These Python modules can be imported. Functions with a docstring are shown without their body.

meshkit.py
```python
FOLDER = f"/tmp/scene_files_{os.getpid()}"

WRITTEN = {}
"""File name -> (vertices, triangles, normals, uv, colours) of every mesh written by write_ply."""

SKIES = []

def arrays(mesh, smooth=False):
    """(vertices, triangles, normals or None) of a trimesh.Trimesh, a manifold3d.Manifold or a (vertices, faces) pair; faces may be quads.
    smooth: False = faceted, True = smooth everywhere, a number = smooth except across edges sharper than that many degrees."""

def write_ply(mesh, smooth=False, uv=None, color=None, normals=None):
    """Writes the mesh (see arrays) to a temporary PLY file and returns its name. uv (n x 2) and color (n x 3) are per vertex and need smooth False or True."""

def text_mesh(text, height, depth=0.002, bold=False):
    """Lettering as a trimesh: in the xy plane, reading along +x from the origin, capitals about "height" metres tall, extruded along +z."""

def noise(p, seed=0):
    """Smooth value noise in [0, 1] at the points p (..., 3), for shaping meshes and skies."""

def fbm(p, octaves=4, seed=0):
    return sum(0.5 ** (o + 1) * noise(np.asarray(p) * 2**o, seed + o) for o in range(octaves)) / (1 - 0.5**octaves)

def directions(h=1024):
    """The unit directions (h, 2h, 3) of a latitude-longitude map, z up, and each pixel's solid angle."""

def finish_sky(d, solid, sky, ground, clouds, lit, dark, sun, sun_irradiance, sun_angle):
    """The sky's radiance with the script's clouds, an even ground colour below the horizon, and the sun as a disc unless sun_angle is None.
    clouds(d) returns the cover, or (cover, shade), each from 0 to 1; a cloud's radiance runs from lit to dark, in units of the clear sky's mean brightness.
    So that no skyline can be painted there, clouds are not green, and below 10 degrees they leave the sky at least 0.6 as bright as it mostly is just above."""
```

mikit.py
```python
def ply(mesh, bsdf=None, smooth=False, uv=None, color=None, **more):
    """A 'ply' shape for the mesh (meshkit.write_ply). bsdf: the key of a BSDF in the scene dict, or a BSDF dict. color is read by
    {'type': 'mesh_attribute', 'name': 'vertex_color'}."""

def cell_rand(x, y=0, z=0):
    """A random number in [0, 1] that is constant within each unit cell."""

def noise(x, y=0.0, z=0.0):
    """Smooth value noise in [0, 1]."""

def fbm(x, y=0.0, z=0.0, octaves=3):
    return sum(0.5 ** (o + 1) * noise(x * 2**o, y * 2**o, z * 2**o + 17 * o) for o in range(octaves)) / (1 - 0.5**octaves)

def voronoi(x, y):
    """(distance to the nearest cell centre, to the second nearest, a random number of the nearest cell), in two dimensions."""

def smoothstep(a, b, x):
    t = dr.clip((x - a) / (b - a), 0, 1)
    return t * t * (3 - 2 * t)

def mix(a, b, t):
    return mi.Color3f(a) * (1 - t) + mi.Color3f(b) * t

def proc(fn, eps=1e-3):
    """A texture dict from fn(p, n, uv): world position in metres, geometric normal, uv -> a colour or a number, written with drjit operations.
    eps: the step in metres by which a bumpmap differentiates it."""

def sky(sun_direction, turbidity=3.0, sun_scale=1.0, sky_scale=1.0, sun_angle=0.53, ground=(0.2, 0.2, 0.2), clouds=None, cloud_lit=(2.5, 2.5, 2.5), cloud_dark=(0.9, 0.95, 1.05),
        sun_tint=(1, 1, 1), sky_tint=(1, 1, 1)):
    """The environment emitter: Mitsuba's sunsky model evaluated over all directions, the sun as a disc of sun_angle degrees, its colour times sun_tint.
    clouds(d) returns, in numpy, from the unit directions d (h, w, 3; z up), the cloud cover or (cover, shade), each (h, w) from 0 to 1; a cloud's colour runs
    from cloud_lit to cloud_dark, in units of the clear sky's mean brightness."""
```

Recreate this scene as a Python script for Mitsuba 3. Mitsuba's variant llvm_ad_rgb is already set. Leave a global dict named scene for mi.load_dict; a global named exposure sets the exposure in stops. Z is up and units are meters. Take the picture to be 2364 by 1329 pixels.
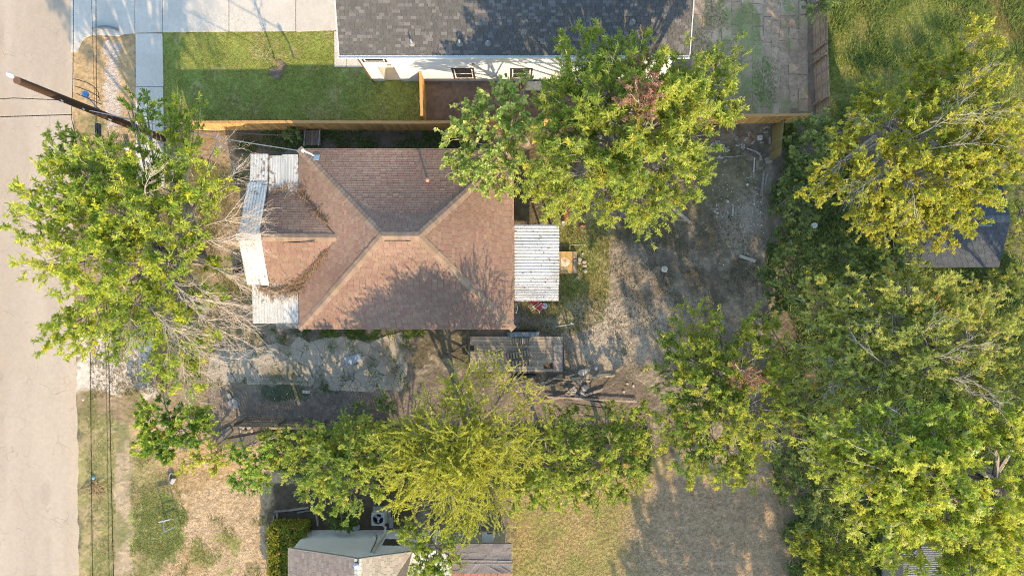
import math, numpy as np, trimesh, mitsuba as mi, mikit, drjit as dr
from shapely.geometry import Polygon, box as sbox, MultiPoint, Point
from shapely.ops import unary_union
from scipy.spatial import Voronoi
from mikit import noise, fbm, smoothstep, mix, voronoi

# ------------------------------------------------------------------ camera, sky, exposure
T = mi.ScalarTransform4f
CAM_H = 40.0                                    # metres above the ground, looking straight down
G = CAM_H / 1640.0                              # metres of ground per photograph pixel
scene, labels = {}, {}
scene['camera'] = {'type': 'perspective', 'fov': 71.56, 'fov_axis': 'x', 'near_clip': 1.0, 'far_clip': 200.0,
                   'to_world': T().look_at(origin=[0, 0, CAM_H], target=[0, 0, 0], up=[0, 1, 0])}
EL = math.radians(27.6)
SUN = (0.318 * math.cos(EL), -0.948 * math.cos(EL), math.sin(EL))
scene['sky'] = mikit.sky(SUN, turbidity=3, sun_scale=0.92, sky_scale=2.8, sun_tint=(1.0, 0.97, 0.92), sky_tint=(1.14, 1.0, 0.87))
exposure = 2.45


def at(px, py, h=0.0):
    """the world point at height h that stands at this place of the survey photograph"""
    k = G * (CAM_H - h) / CAM_H
    return np.array([(px - 1182) * k, (664.5 - py) * k, h])


# ------------------------------------------------------------------ helpers
def numbered(key):
    if key not in USED:
        USED[key] = 0
        return key
    USED[key] += 1
    return f'{key}_{USED[key]:03d}'


USED = {}


def obj(name, mesh, bsdf, parent=None, color=None, smooth=False, kind=None, label=None):
    key = numbered(parent + '__' + name if parent else name)
    if color is not None and np.ptp(np.asarray(color), axis=0).max() < 1e-6:
        bsdf, color = plain(bsdf, np.asarray(color)[0]), None
    scene[key] = mikit.ply(mesh, bsdf, smooth=smooth, color=color)
    if kind or label:
        labels.setdefault(key, {})
        if kind:
            labels[key]['kind'] = kind
        if label:
            labels[key]['label'] = label
    return key


def plain(bsdf, c):
    """one shared material for every piece of (about) this colour"""
    q = [round(math.exp(round(math.log(max(v, .012)) / .11) * .11), 4) for v in c]
    key = bsdf + '_' + '_'.join(str(int(v * 1000)) for v in q)
    if key not in scene:
        inner = {'type': 'diffuse', 'reflectance': rgb(*q)} if bsdf == 'matte' else {'type': 'principled', 'base_color': rgb(*q), **FINISH[bsdf]}
        scene[key] = two(inner)
    return key


FINISH = {'satin': {'roughness': 0.55, 'specular': 0.4}, 'rough': {'roughness': 0.85, 'specular': 0.25}, 'bark': {'roughness': 0.8, 'specular': 0.3}}


def thing(name, label, cat, group=None):
    key = numbered(name)
    labels[key] = {'label': label, 'category': cat}
    if group:
        labels[key]['group'] = group
    return key


def tag(key, label, cat, group=None):
    labels[key] = {**labels.get(key, {}), 'label': label, 'category': cat}
    if group:
        labels[key]['group'] = group
    return key


class MB:
    """collects vertices, triangles and colours"""

    def __init__(self):
        self.v, self.f, self.c, self.n = [], [], [], 0

    def add(self, v, f, c=(0.5, 0.5, 0.5)):
        v = np.asarray(v, float).reshape(-1, 3)
        c = np.asarray(c, float)
        if c.ndim == 1:
            c = np.tile(c, (len(v), 1))
        self.v.append(v)
        self.f.append(np.asarray(f, int).reshape(-1, 3) + self.n)
        self.c.append(c)
        self.n += len(v)
        return self

    def box(self, c, s, rz=0.0, col=(0.5, 0.5, 0.5), rx=0.0, ry=0.0, jit=0.0, rng=None):
        p = BOXV * np.asarray(s, float) / 2
        if jit:
            p = p + rng.uniform(-jit, jit, p.shape)
        return self.add(p @ rot(rx, ry, rz).T + np.asarray(c, float), BOXF, col)

    def tube(self, pts, rad, sides=6, col=(0.5, 0.5, 0.5), cap=True):
        v, f = tube(pts, rad, sides, cap)
        return self.add(v, f, col)

    def mesh(self):
        return (np.vstack(self.v), np.vstack(self.f))

    def col(self):
        return np.vstack(self.c)

    def build(self, name, bsdf, parent=None, vc=True, **k):
        return obj(name, self.mesh(), bsdf, parent, color=self.col() if vc else None, **k)


BOXV = np.array([[x, y, z] for x in (-1, 1) for y in (-1, 1) for z in (-1, 1)], float)
BOXF = np.array([[0, 1, 3], [0, 3, 2], [4, 6, 7], [4, 7, 5], [0, 4, 5], [0, 5, 1], [2, 3, 7], [2, 7, 6], [0, 2, 6], [0, 6, 4], [1, 5, 7], [1, 7, 3]])


def rot(rx, ry, rz):
    cx, sx, cy, sy, cz, sz = math.cos(rx), math.sin(rx), math.cos(ry), math.sin(ry), math.cos(rz), math.sin(rz)
    return np.array([[cz, -sz, 0], [sz, cz, 0], [0, 0, 1]]) @ np.array([[cy, 0, sy], [0, 1, 0], [-sy, 0, cy]]) @ np.array([[1, 0, 0], [0, cx, -sx], [0, sx, cx]])


def tubes(P, R, sides=4):
    """n tubes at once: P (n, k, 3), R (n, k)"""
    n, k, _ = P.shape
    t = np.gradient(P, axis=1)
    t /= np.linalg.norm(t, axis=2, keepdims=True) + 1e-12
    ref = np.where(np.abs(t[..., 2:]) < 0.9, [0, 0, 1.0], [1.0, 0, 0])
    a = np.cross(t, ref)
    a /= np.linalg.norm(a, axis=2, keepdims=True) + 1e-12
    b = np.cross(t, a)
    ang = np.arange(sides) * 2 * np.pi / sides
    v = P[:, :, None] + R[:, :, None, None] * (np.cos(ang)[:, None] * a[:, :, None] + np.sin(ang)[:, None] * b[:, :, None])
    i, j = np.meshgrid(np.arange(k - 1), np.arange(sides), indexing='ij')
    q = np.stack([i * sides + j, i * sides + (j + 1) % sides, (i + 1) * sides + (j + 1) % sides, (i + 1) * sides + j], -1).reshape(-1, 4)
    f = np.vstack([q[:, [0, 2, 1]], q[:, [0, 3, 2]]])
    f = (f[None] + (np.arange(n) * k * sides)[:, None, None]).reshape(-1, 3)
    return v.reshape(-1, 3), f


def tube(pts, rad, sides=6, cap=True):
    p = np.asarray(pts, float)
    r = np.broadcast_to(np.asarray(rad, float), (len(p),))
    v, f = tubes(p[None], r[None], sides)
    if cap:
        n = len(v)
        v = np.vstack([v, p[:1], p[-1:]])
        j = np.arange(sides)
        e = (len(p) - 1) * sides
        f = np.vstack([f, np.stack([np.full(sides, n), j, (j + 1) % sides], 1), np.stack([np.full(sides, n + 1), e + (j + 1) % sides, e + j], 1)])
    return v, f


def prism(poly, z0, z1):
    """upright prism on a convex or simple shapely polygon"""
    m = trimesh.creation.extrude_polygon(poly, z1 - z0)
    v = np.array(m.vertices)
    v[:, 2] += z0
    return v, np.array(m.faces)


def grid(x0, x1, y0, y1, nx, ny, z):
    xs, ys = np.linspace(x0, x1, nx + 1), np.linspace(y0, y1, ny + 1)
    X, Y = np.meshgrid(xs, ys, indexing='ij')
    Z = z(X, Y) if callable(z) else X * 0 + z
    i, j = np.meshgrid(np.arange(nx), np.arange(ny), indexing='ij')
    a = (i * (ny + 1) + j).ravel()
    q = np.stack([a, a + ny + 1, a + ny + 2, a + 1], 1)
    return np.stack([X, Y, Z], -1).reshape(-1, 3), np.vstack([q[:, [0, 1, 2]], q[:, [0, 2, 3]]])


def flat(poly_px, z=0.0, h=0.0):
    """a thin sheet with the outline given as survey pixels"""
    p = Polygon([at(x, y, h)[:2] for x, y in poly_px])
    v, f = trimesh.creation.triangulate_polygon(p)
    v = np.column_stack([v, np.full(len(v), z)])
    a, b, c = v[f[:, 0]], v[f[:, 1]], v[f[:, 2]]
    flip = np.cross(b - a, c - a)[:, 2] < 0
    f = np.array(f)
    f[flip] = f[flip][:, ::-1]
    return v, f


def solid_px(poly_px, z0, z1, h=None):
    p = Polygon([at(x, y, z1 if h is None else h)[:2] for x, y in poly_px])
    return prism(p, z0, z1)


def nz(rng, n):
    """smooth random walk noise of length n, about unit size"""
    return np.interp(np.arange(n), np.linspace(0, n - 1, max(3, n // 3)), rng.normal(0, 1, max(3, n // 3)))


def vnoise(x, y, s, seed=0):
    """cheap smooth numpy noise in [0,1]"""
    r = np.random.default_rng(seed)
    o = 0
    for k in range(6):
        a, ph, w = r.uniform(0, 2 * np.pi), r.uniform(0, 6.28), r.uniform(0.6, 1.9) / s
        o = o + np.sin((x * np.cos(a) + y * np.sin(a)) * w * 2 + ph + 1.3 * np.sin((x * np.sin(a * 2) + y * np.cos(a * 2)) * w + ph))
    return np.clip(0.5 + o / 7, 0, 1)


# ------------------------------------------------------------------ materials
VC = {'type': 'mesh_attribute', 'name': 'vertex_color'}


def rgb(*c):
    return {'type': 'rgb', 'value': list(c)}


def two(d):
    return {'type': 'twosided', 'bsdf': d}


scene['matte'] = two({'type': 'diffuse', 'reflectance': VC})
scene['satin'] = two({'type': 'principled', 'base_color': VC, 'roughness': 0.55, 'specular': 0.4})
scene['rough'] = two({'type': 'principled', 'base_color': VC, 'roughness': 0.85, 'specular': 0.25})
scene['bark'] = two({'type': 'principled', 'base_color': VC, 'roughness': 0.8, 'specular': 0.3})
scene['leaf'] = {'type': 'principledthin', 'base_color': VC, 'roughness': 0.42, 'spec_trans': 0.0, 'diff_trans': 0.95, 'eta': 1.4}
scene['blade'] = {'type': 'principledthin', 'base_color': VC, 'roughness': 0.6, 'spec_trans': 0.0, 'diff_trans': 0.7, 'eta': 1.3}
scene['black_cable'] = {'type': 'principled', 'base_color': rgb(0.03, 0.03, 0.03), 'roughness': 0.5}
scene['grey_cable'] = {'type': 'principled', 'base_color': rgb(0.07, 0.068, 0.065), 'roughness': 0.5}
scene['dark_metal'] = two({'type': 'principled', 'base_color': rgb(0.045, 0.05, 0.055), 'roughness': 0.5, 'metallic': 0.3})
scene['chrome'] = two({'type': 'principled', 'base_color': rgb(0.6, 0.62, 0.65), 'roughness': 0.3, 'metallic': 0.9})
scene['glass'] = {'type': 'thindielectric', 'int_ior': 1.5}
scene['dark_room'] = two({'type': 'diffuse', 'reflectance': rgb(0.03, 0.035, 0.04)})


scene['joint_sand'] = {'type': 'diffuse', 'reflectance': rgb(.2, .18, .15)}


# ---- ground: soil, dead grass, weeds and gravel by place
def px2m(x, y):
    p = at(x, y)
    return float(p[0]), float(p[1])


ZONES = [  # px box or ellipse (x0,y0,x1,y1), colour, softness (m), strength, patch scale (1/m), patch threshold
    ('b', 1180, 1060, 1900, 1500, (0.4, 0.3, 0.15), 0.8, 1.0, 0, 0),          # lower lawn: straw
    ('b', 1180, 1060, 1900, 1500, (0.28, 0.265, 0.095), 0.8, 0.8, 0.55, 0.5),      # greener patches
    ('e', 1430, 1000, 2100, 1560, (0.37, 0.275, 0.185), 1.6, 1.0, 0, 0),
    ('b', 290, 930, 660, 1500, (0.44, 0.31, 0.175), 0.7, 1.0, 0, 0),           # front yard: straw
    ('b', 290, 930, 660, 1500, (0.5, 0.375, 0.245), 0.7, 0.8, 0.6, 0.5),
    ('e', 300, 1120, 432, 1300, (0.2, 0.235, 0.075), 0.5, 0.95, 0, 0),
    ('e', 300, 1060, 420, 1160, (0.24, 0.19, 0.075), 0.6, 0.6, 1.2, 0.45),
    ('b', 296, 960, 372, 1400, (0.3, 0.28, 0.12), 0.6, 0.7, 1.0, 0.46),
    ('e', 440, 1230, 560, 1330, (0.24, 0.25, 0.08), 0.4, 0.8, 1.1, 0.45),
    ('e', 290, 1260, 350, 1400, (0.15, 0.17, 0.05), 0.4, 0.8, 1.1, 0.45),
    ('b', 178, 930, 268, 1500, (0.3, 0.27, 0.12), 0.45, 1.0, 0, 0),              # verge
    ('b', 178, 930, 268, 1500, (0.38, 0.29, 0.17), 0.45, 0.7, 1.1, 0.55),
    ('b', 264, 930, 305, 1500, (0.42, 0.33, 0.22), 0.3, 0.9, 0, 0),
    ('b', 266, 930, 304, 1500, (0.16, 0.18, 0.06), 0.2, 0.7, 0.9, 0.58),
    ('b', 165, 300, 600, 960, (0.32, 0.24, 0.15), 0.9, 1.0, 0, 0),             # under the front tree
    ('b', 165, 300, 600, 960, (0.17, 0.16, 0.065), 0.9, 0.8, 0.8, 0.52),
    ('b', 172, 770, 350, 905, (0.62, 0.53, 0.44), 0.5, 1.0, 0, 0),              # pale gravel drive
    ('b', 160, 60, 320, 335, (0.46, 0.32, 0.175), 0.15, 1.0, 0, 0),             # straw erosion mat
    ('b', 244, 90, 275, 300, (0.5, 0.42, 0.36), 0.2, 0.9, 0, 0),               # gravel ditch
    ('b', 163, 275, 290, 420, (0.2, 0.19, 0.08), 0.5, 0.75, 1.2, 0.42),
    ('b', 374, 40, 985, 284, (0.25, 0.29, 0.075), 0.06, 1.0, 0, 0),           # green lawn
    ('b', 374, 40, 985, 284, (0.38, 0.31, 0.16), 0.06, 0.6, 0.9, 0.62),
    ('b', 985, 150, 1320, 284, (0.24, 0.18, 0.14), 0.1, 1.0, 0, 0),            # bare soil by the white house
    ('b', 1595, -60, 1880, 275, (0.3, 0.235, 0.18), 0.1, 1.0, 0, 0),
    ('b', 1905, -200, 2700, 290, (0.23, 0.27, 0.075), 0.8, 1.0, 0, 0),           # lawn, upper right
    ('b', 1905, -200, 2700, 290, (0.28, 0.26, 0.1), 0.8, 0.8, 0.5, 0.52),
    ('e', 2200, -200, 2700, 130, (0.36, 0.28, 0.12), 1.5, 0.9, 0, 0),
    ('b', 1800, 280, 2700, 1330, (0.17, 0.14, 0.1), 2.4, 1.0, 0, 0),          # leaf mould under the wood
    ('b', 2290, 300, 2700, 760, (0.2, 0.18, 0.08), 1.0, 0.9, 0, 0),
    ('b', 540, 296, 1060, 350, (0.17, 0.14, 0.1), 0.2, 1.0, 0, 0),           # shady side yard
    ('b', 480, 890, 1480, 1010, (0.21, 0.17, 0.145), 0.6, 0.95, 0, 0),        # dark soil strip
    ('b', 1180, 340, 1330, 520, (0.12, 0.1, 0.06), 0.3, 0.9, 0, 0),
    ('b', 1285, 490, 1410, 740, (0.32, 0.28, 0.125), 0.6, 1.0, 0, 0),         # weedy grass by the awning
    ('b', 1290, 520, 1380, 740, (0.22, 0.25, 0.075), 0.6, 0.8, 1.3, 0.5),
    ('e', 1280, 690, 1580, 850, (0.4, 0.345, 0.285), 1.4, 0.9, 0, 0),           # gravelly patch
    ('e', 1655, 420, 1760, 580, (0.33, 0.28, 0.23), 0.8, 0.85, 0, 0),
    ('e', 1560, 330, 1740, 480, (0.2, 0.18, 0.1), 0.9, 0.7, 0, 0),
    ('b', 488, 778, 944, 905, (0.25, 0.215, 0.165), 0.5, 0.9, 0, 0),
    ('e', 600, 880, 720, 935, (0.06, 0.085, 0.05), 0.3, 0.85, 0, 0),          # moss by the slab
    ('b', 620, 1120, 960, 1240, (0.13, 0.1, 0.07), 0.3, 1.0, 0, 0),
]


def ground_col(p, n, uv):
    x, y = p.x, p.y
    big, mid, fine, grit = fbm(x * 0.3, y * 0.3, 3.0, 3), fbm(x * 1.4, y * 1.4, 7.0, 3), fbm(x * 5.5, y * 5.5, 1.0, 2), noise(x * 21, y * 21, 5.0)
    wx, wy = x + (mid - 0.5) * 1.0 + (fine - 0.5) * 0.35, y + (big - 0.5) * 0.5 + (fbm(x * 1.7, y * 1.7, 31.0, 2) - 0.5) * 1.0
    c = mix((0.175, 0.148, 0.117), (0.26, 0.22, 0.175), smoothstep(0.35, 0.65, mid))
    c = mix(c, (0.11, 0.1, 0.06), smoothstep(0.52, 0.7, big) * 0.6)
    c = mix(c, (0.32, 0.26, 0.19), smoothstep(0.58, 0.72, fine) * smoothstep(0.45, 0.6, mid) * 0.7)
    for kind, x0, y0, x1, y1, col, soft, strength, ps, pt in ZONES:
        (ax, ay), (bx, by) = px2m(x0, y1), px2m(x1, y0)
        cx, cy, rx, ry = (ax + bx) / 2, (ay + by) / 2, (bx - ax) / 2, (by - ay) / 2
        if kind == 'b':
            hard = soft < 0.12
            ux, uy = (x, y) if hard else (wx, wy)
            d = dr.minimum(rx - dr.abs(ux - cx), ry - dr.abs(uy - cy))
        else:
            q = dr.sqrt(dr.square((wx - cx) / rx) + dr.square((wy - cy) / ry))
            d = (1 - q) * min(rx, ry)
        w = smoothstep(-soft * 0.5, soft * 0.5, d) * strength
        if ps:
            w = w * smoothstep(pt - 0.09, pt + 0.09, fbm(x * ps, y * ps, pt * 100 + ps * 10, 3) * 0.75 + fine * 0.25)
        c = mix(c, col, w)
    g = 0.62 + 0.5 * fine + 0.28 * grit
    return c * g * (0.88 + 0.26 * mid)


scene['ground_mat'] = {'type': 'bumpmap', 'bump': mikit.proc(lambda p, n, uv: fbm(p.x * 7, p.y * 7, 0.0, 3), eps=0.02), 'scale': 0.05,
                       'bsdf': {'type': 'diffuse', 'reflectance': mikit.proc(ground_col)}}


def road_col(p, n, uv):
    x, y = p.x, p.y
    s = fbm(x * 0.9, y * 0.13, 2.0, 3)
    m = fbm(x * 1.3, y * 1.3, 9.0, 3)
    f = fbm(x * 9, y * 9, 4.0, 2)
    c = mix((0.45, 0.375, 0.30), (0.50, 0.42, 0.338), smoothstep(0.3, 0.7, s))
    c = mix(c, (0.47, 0.36, 0.26), smoothstep(0.6, 0.75, m) * 0.22)
    wx = x + (fbm(y * 0.8, x * 0.8, 3.0, 3) - 0.5) * 2.2
    wy = y + (fbm(x * 0.9, y * 0.9, 13.0, 3) - 0.5) * 2.0
    cr = dr.minimum(dr.abs(dr.abs(wx + 27.3) - 0.0), 9.0)
    ck = dr.abs(wy * 0.27 - dr.floor(wy * 0.27) - 0.5) / 0.27
    crack = (1 - smoothstep(0.010, 0.034, ck)) * smoothstep(0.47, 0.57, m) * 0.6
    v1, v2, _ = voronoi(wx * 0.55 + 4, wy * 0.4)
    crack = dr.maximum(crack, (1 - smoothstep(0.0, 0.022, v2 - v1)) * smoothstep(0.5, 0.6, fbm(x * 0.5, y * 0.3, 77.0, 2)) * 0.5)
    track = (1 - smoothstep(0.1, 0.9, dr.abs(x + 27.6 + (m - 0.5) * 0.4))) * 0.16 * s
    oil = smoothstep(0.66, 0.8, fbm(x * 0.8, y * 0.35, 41.0, 3)) * 0.3
    c = mix(c, (0.3, 0.25, 0.2), dr.minimum(crack + oil + track, 0.8))
    edge = smoothstep(-25.5, -24.4, x + (m - 0.5) * 0.6)
    c = mix(c, (0.56, 0.45, 0.33), edge * 0.5)
    return c * (0.93 + 0.14 * f)


scene['road_mat'] = {'type': 'diffuse', 'reflectance': mikit.proc(road_col)}


def conc_col(p, n, uv):
    x, y, z = p.x, p.y, p.z
    m, f, b = fbm(x * 1.1, y * 1.1, z, 3), fbm(x * 11, y * 11, z * 11, 2), fbm(x * 0.35, y * 0.35, 5.0, 2)
    c = mix((0.60, 0.55, 0.48), (0.68, 0.625, 0.55), smoothstep(0.3, 0.7, m * 0.6 + b * 0.4))
    c = mix(c, (0.47, 0.42, 0.35), smoothstep(0.6, 0.8, m) * 0.35)
    return c * (0.9 + 0.2 * f)


def oldc_col(p, n, uv):
    x, y = p.x, p.y
    m, f, b = fbm(x * 1.5, y * 1.5, 4.0, 3), fbm(x * 9, y * 9, 1.0, 2), fbm(x * .6, y * .6, 15.0, 3)
    c = mix((.39, .335, .27), (.49, .43, .355), m)
    c = mix(c, (.2, .17, .135), smoothstep(.54, .68, b * .6 + m * .4) * .6)
    c = mix(c, (.15, .15, .09), smoothstep(.58, .7, f * .4 + b * .6) * .5)
    return c * (.8 + .36 * f)


scene['old_concrete'] = {'type': 'diffuse', 'reflectance': mikit.proc(oldc_col)}
scene['concrete'] = {'type': 'diffuse', 'reflectance': mikit.proc(conc_col)}


def wall_col(p, n, uv):
    m, f = fbm(p.x * 0.7, p.y * 0.7, p.z * 0.7, 3), fbm(p.x * 6, p.y * 6, p.z * 14, 2)
    c = mix((0.53, 0.56, 0.605), (0.585, 0.61, 0.655), m)
    low = (1 - smoothstep(0.0, 0.5, p.z + (f - 0.5) * 0.4)) * 0.3
    return mix(c, (0.45, 0.38, 0.3), low) * (0.94 + 0.1 * f)


scene['white_wall'] = two({'type': 'principled', 'base_color': mikit.proc(wall_col), 'roughness': 0.7, 'specular': 0.3})


def tin_col(p, n, uv):
    m = fbm(p.x * 1.1, p.y * 0.5, p.z, 3)
    f = fbm(p.x * 14, p.y * 1.6, p.z, 3)
    g = fbm(p.x * 6, p.y * 6, p.z * 6, 3)
    sp = smoothstep(0.72, 0.78, noise(p.x * 8, p.y * 8, 3.0)) * smoothstep(0.5, 0.6, m)
    c = mix((0.5, 0.5, 0.49), (0.67, 0.665, 0.645), smoothstep(0.3, 0.65, f * 0.5 + m * 0.5))
    rust = smoothstep(0.56, 0.68, f * 0.55 + m * 0.45) * smoothstep(0.42, 0.55, g)
    c = mix(c, (0.3, 0.215, 0.15), rust * 0.85)
    return mix(c, (0.13, 0.11, 0.09), sp * 0.7)


scene['tin'] = two({'type': 'principled', 'base_color': mikit.proc(tin_col), 'roughness': 0.5, 'metallic': 0.15, 'specular': 0.5})


def awn_col(p, n, uv):
    m, g = fbm(p.x * 0.8, p.y * 2.5, 2.0, 3), noise(p.x * 9, p.y * 9, 8.0)
    c = mix((0.46, 0.468, 0.48), (0.58, 0.59, 0.6), smoothstep(0.3, 0.65, m * .6 + fbm(p.x * 1.5, p.y * 9, 4.0, 2) * .4))
    c = mix(c, (0.36, 0.3, 0.24), smoothstep(0.62, 0.75, fbm(p.x * 2.2, p.y * 2.2, 6.0, 3)) * 0.25)
    return mix(c, (0.12, 0.11, 0.1), smoothstep(0.87, 0.92, g) * 0.8)


scene['awning_tin'] = two({'type': 'principled', 'base_color': mikit.proc(awn_col), 'roughness': 0.45, 'metallic': 0.1, 'specular': 0.5})


scene['old_tin'] = two({'type': 'principled', 'base_color': rgb(.17, .185, .2), 'roughness': .55, 'metallic': .2})


# ------------------------------------------------------------------ the setting
def struct(name, mesh, bsdf, label=None):
    k = obj(name, mesh, bsdf, kind='structure')
    if label:
        labels[k]['label'] = label
    return k


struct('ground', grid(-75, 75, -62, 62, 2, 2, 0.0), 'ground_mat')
rng = np.random.default_rng(1)
yy = np.linspace(62, -62, 260)
edge = -24.78 + (16.2 - yy) * 0.0128 + 0.06 * nz(rng, 260) + 0.04 * rng.normal(0, 1, 260)
rv = np.concatenate([np.column_stack([np.full(260, -40.0), yy, np.full(260, 0.004)]), np.column_stack([edge, yy, np.full(260, 0.004)])])
i = np.arange(259)
struct('road', (rv, np.vstack([np.stack([i, i + 260 + 1, i + 260], 1)[:, ::1], np.stack([i, i + 1, i + 261], 1)])), 'road_mat')

# concrete drive: slabs with sunk joints, the flared apron, the sidewalk
drive = struct('driveway', flat([(150, -260), (778, -260), (778, 72), (375, 76), (311, 79), (230, 79), (222, 70), (160, 60)], 0.012), 'matte')
scene[drive] = mikit.ply(flat([(312, -260), (776, -260), (776, 72), (375, 73), (312, 74)], 0.02), 'joint_sand')


def slab(px, name, parent, z=0.055, bsdf='concrete'):
    p = Polygon([at(x, y, z)[:2] for x, y in px]).buffer(-0.003)
    return obj(name, prism(p, -0.05, z), bsdf, parent)


for xa, xb in ((529, 682), (683.4, 777)):
    slab([(xa, -70), (xb, -70), (xb, 70 if xa > 600 else 72), (xa, 73)], 'slab', drive)
    slab([(xa, -250), (xb, -250), (xb, -71), (xa, -71)], 'slab', drive)
slab([(375.2, -250), (527.7, -250), (527.7, 73), (375.2, 75)], 'slab', drive)
slab([(311.8, -250), (374, -250), (374, 75), (311.8, 76.5)], 'slab', drive)
slab([(162, -250), (310.8, -250), (310.8, 77), (285, 79), (272, 84), (219, 80), (206, 82), (196, 88), (187, 98), (182, 110), (179, 119), (163.5, 119)], 'slab', drive)
walk = numbered('sidewalk')
labels[walk] = {'kind': 'structure', 'label': 'pale concrete sidewalk running down beside the green lawn'}
for y0, y1 in ((77.5, 200), (201.2, 330), (331.2, 430)):
    slab([(313, y0), (374.5 + (y0 - 77) * .012, y0), (375.5 + (y1 - 77) * .012, y1), (314, y1)], 'slab', walk)
pad = numbered('path')
labels[pad] = {'kind': 'structure', 'label': 'narrow concrete path along the front of the white house'}
slab([(771, 73), (800, 73), (800, 155), (772, 155)], 'slab', pad)
slab([(801, 73), (870, 73), (870, 155), (801, 155)], 'slab', pad)

# culvert headwall at the drive
hw = thing('culvert_headwall', 'low curved concrete culvert headwall at the edge of the driveway', 'headwall')
m = MB()
a = np.linspace(0, 1, 13)
pts = [at(217 + 57 * t, 70 - 6 * math.sin(math.pi * t), 0.1) for t in a]
for p, q in zip(pts[:-1], pts[1:]):
    d = q - p
    m.box((p + q) / 2 + [0, 0, 0.05], (np.hypot(*d[:2]) + 0.01, 0.13, 0.3), math.atan2(d[1], d[0]), (0.2, 0.225, 0.25))
m.build('wall', 'rough', hw)
m = MB()
m.tube([at(246, 86, 0.0) + [0, 0, -0.13], at(246, 74, 0) + [0, 0, -0.13]], 0.17, 14, (0.2, 0.19, 0.18))
m.build('pipe', 'rough', hw)

# lawns as sheets of their own
struct('lawn', flat([(376.5, 75.5), (771, 73), (771, 156), (818, 157), (862, 188), (981, 188), (981, 288), (376.5, 288)], 0.004), 'ground_mat',
       'green mown lawn beside the white house, half in the fence shadow')
struct('lawn_001', flat([(306, 1000), (640, 1040), (640, 1400), (306, 1400)], 0.004), 'ground_mat', 'straw coloured front lawn with green patches')
struct('lawn_002', flat([(1185, 1090), (1850, 1090), (1850, 1400), (1185, 1400)], 0.004), 'ground_mat', 'dry tan lawn below the hedgerow trees')
struct('verge', flat([(184, 935), (266, 930), (266, 1400), (182, 1400)], 0.004), 'ground_mat', 'rough green roadside verge under the cables')

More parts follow.
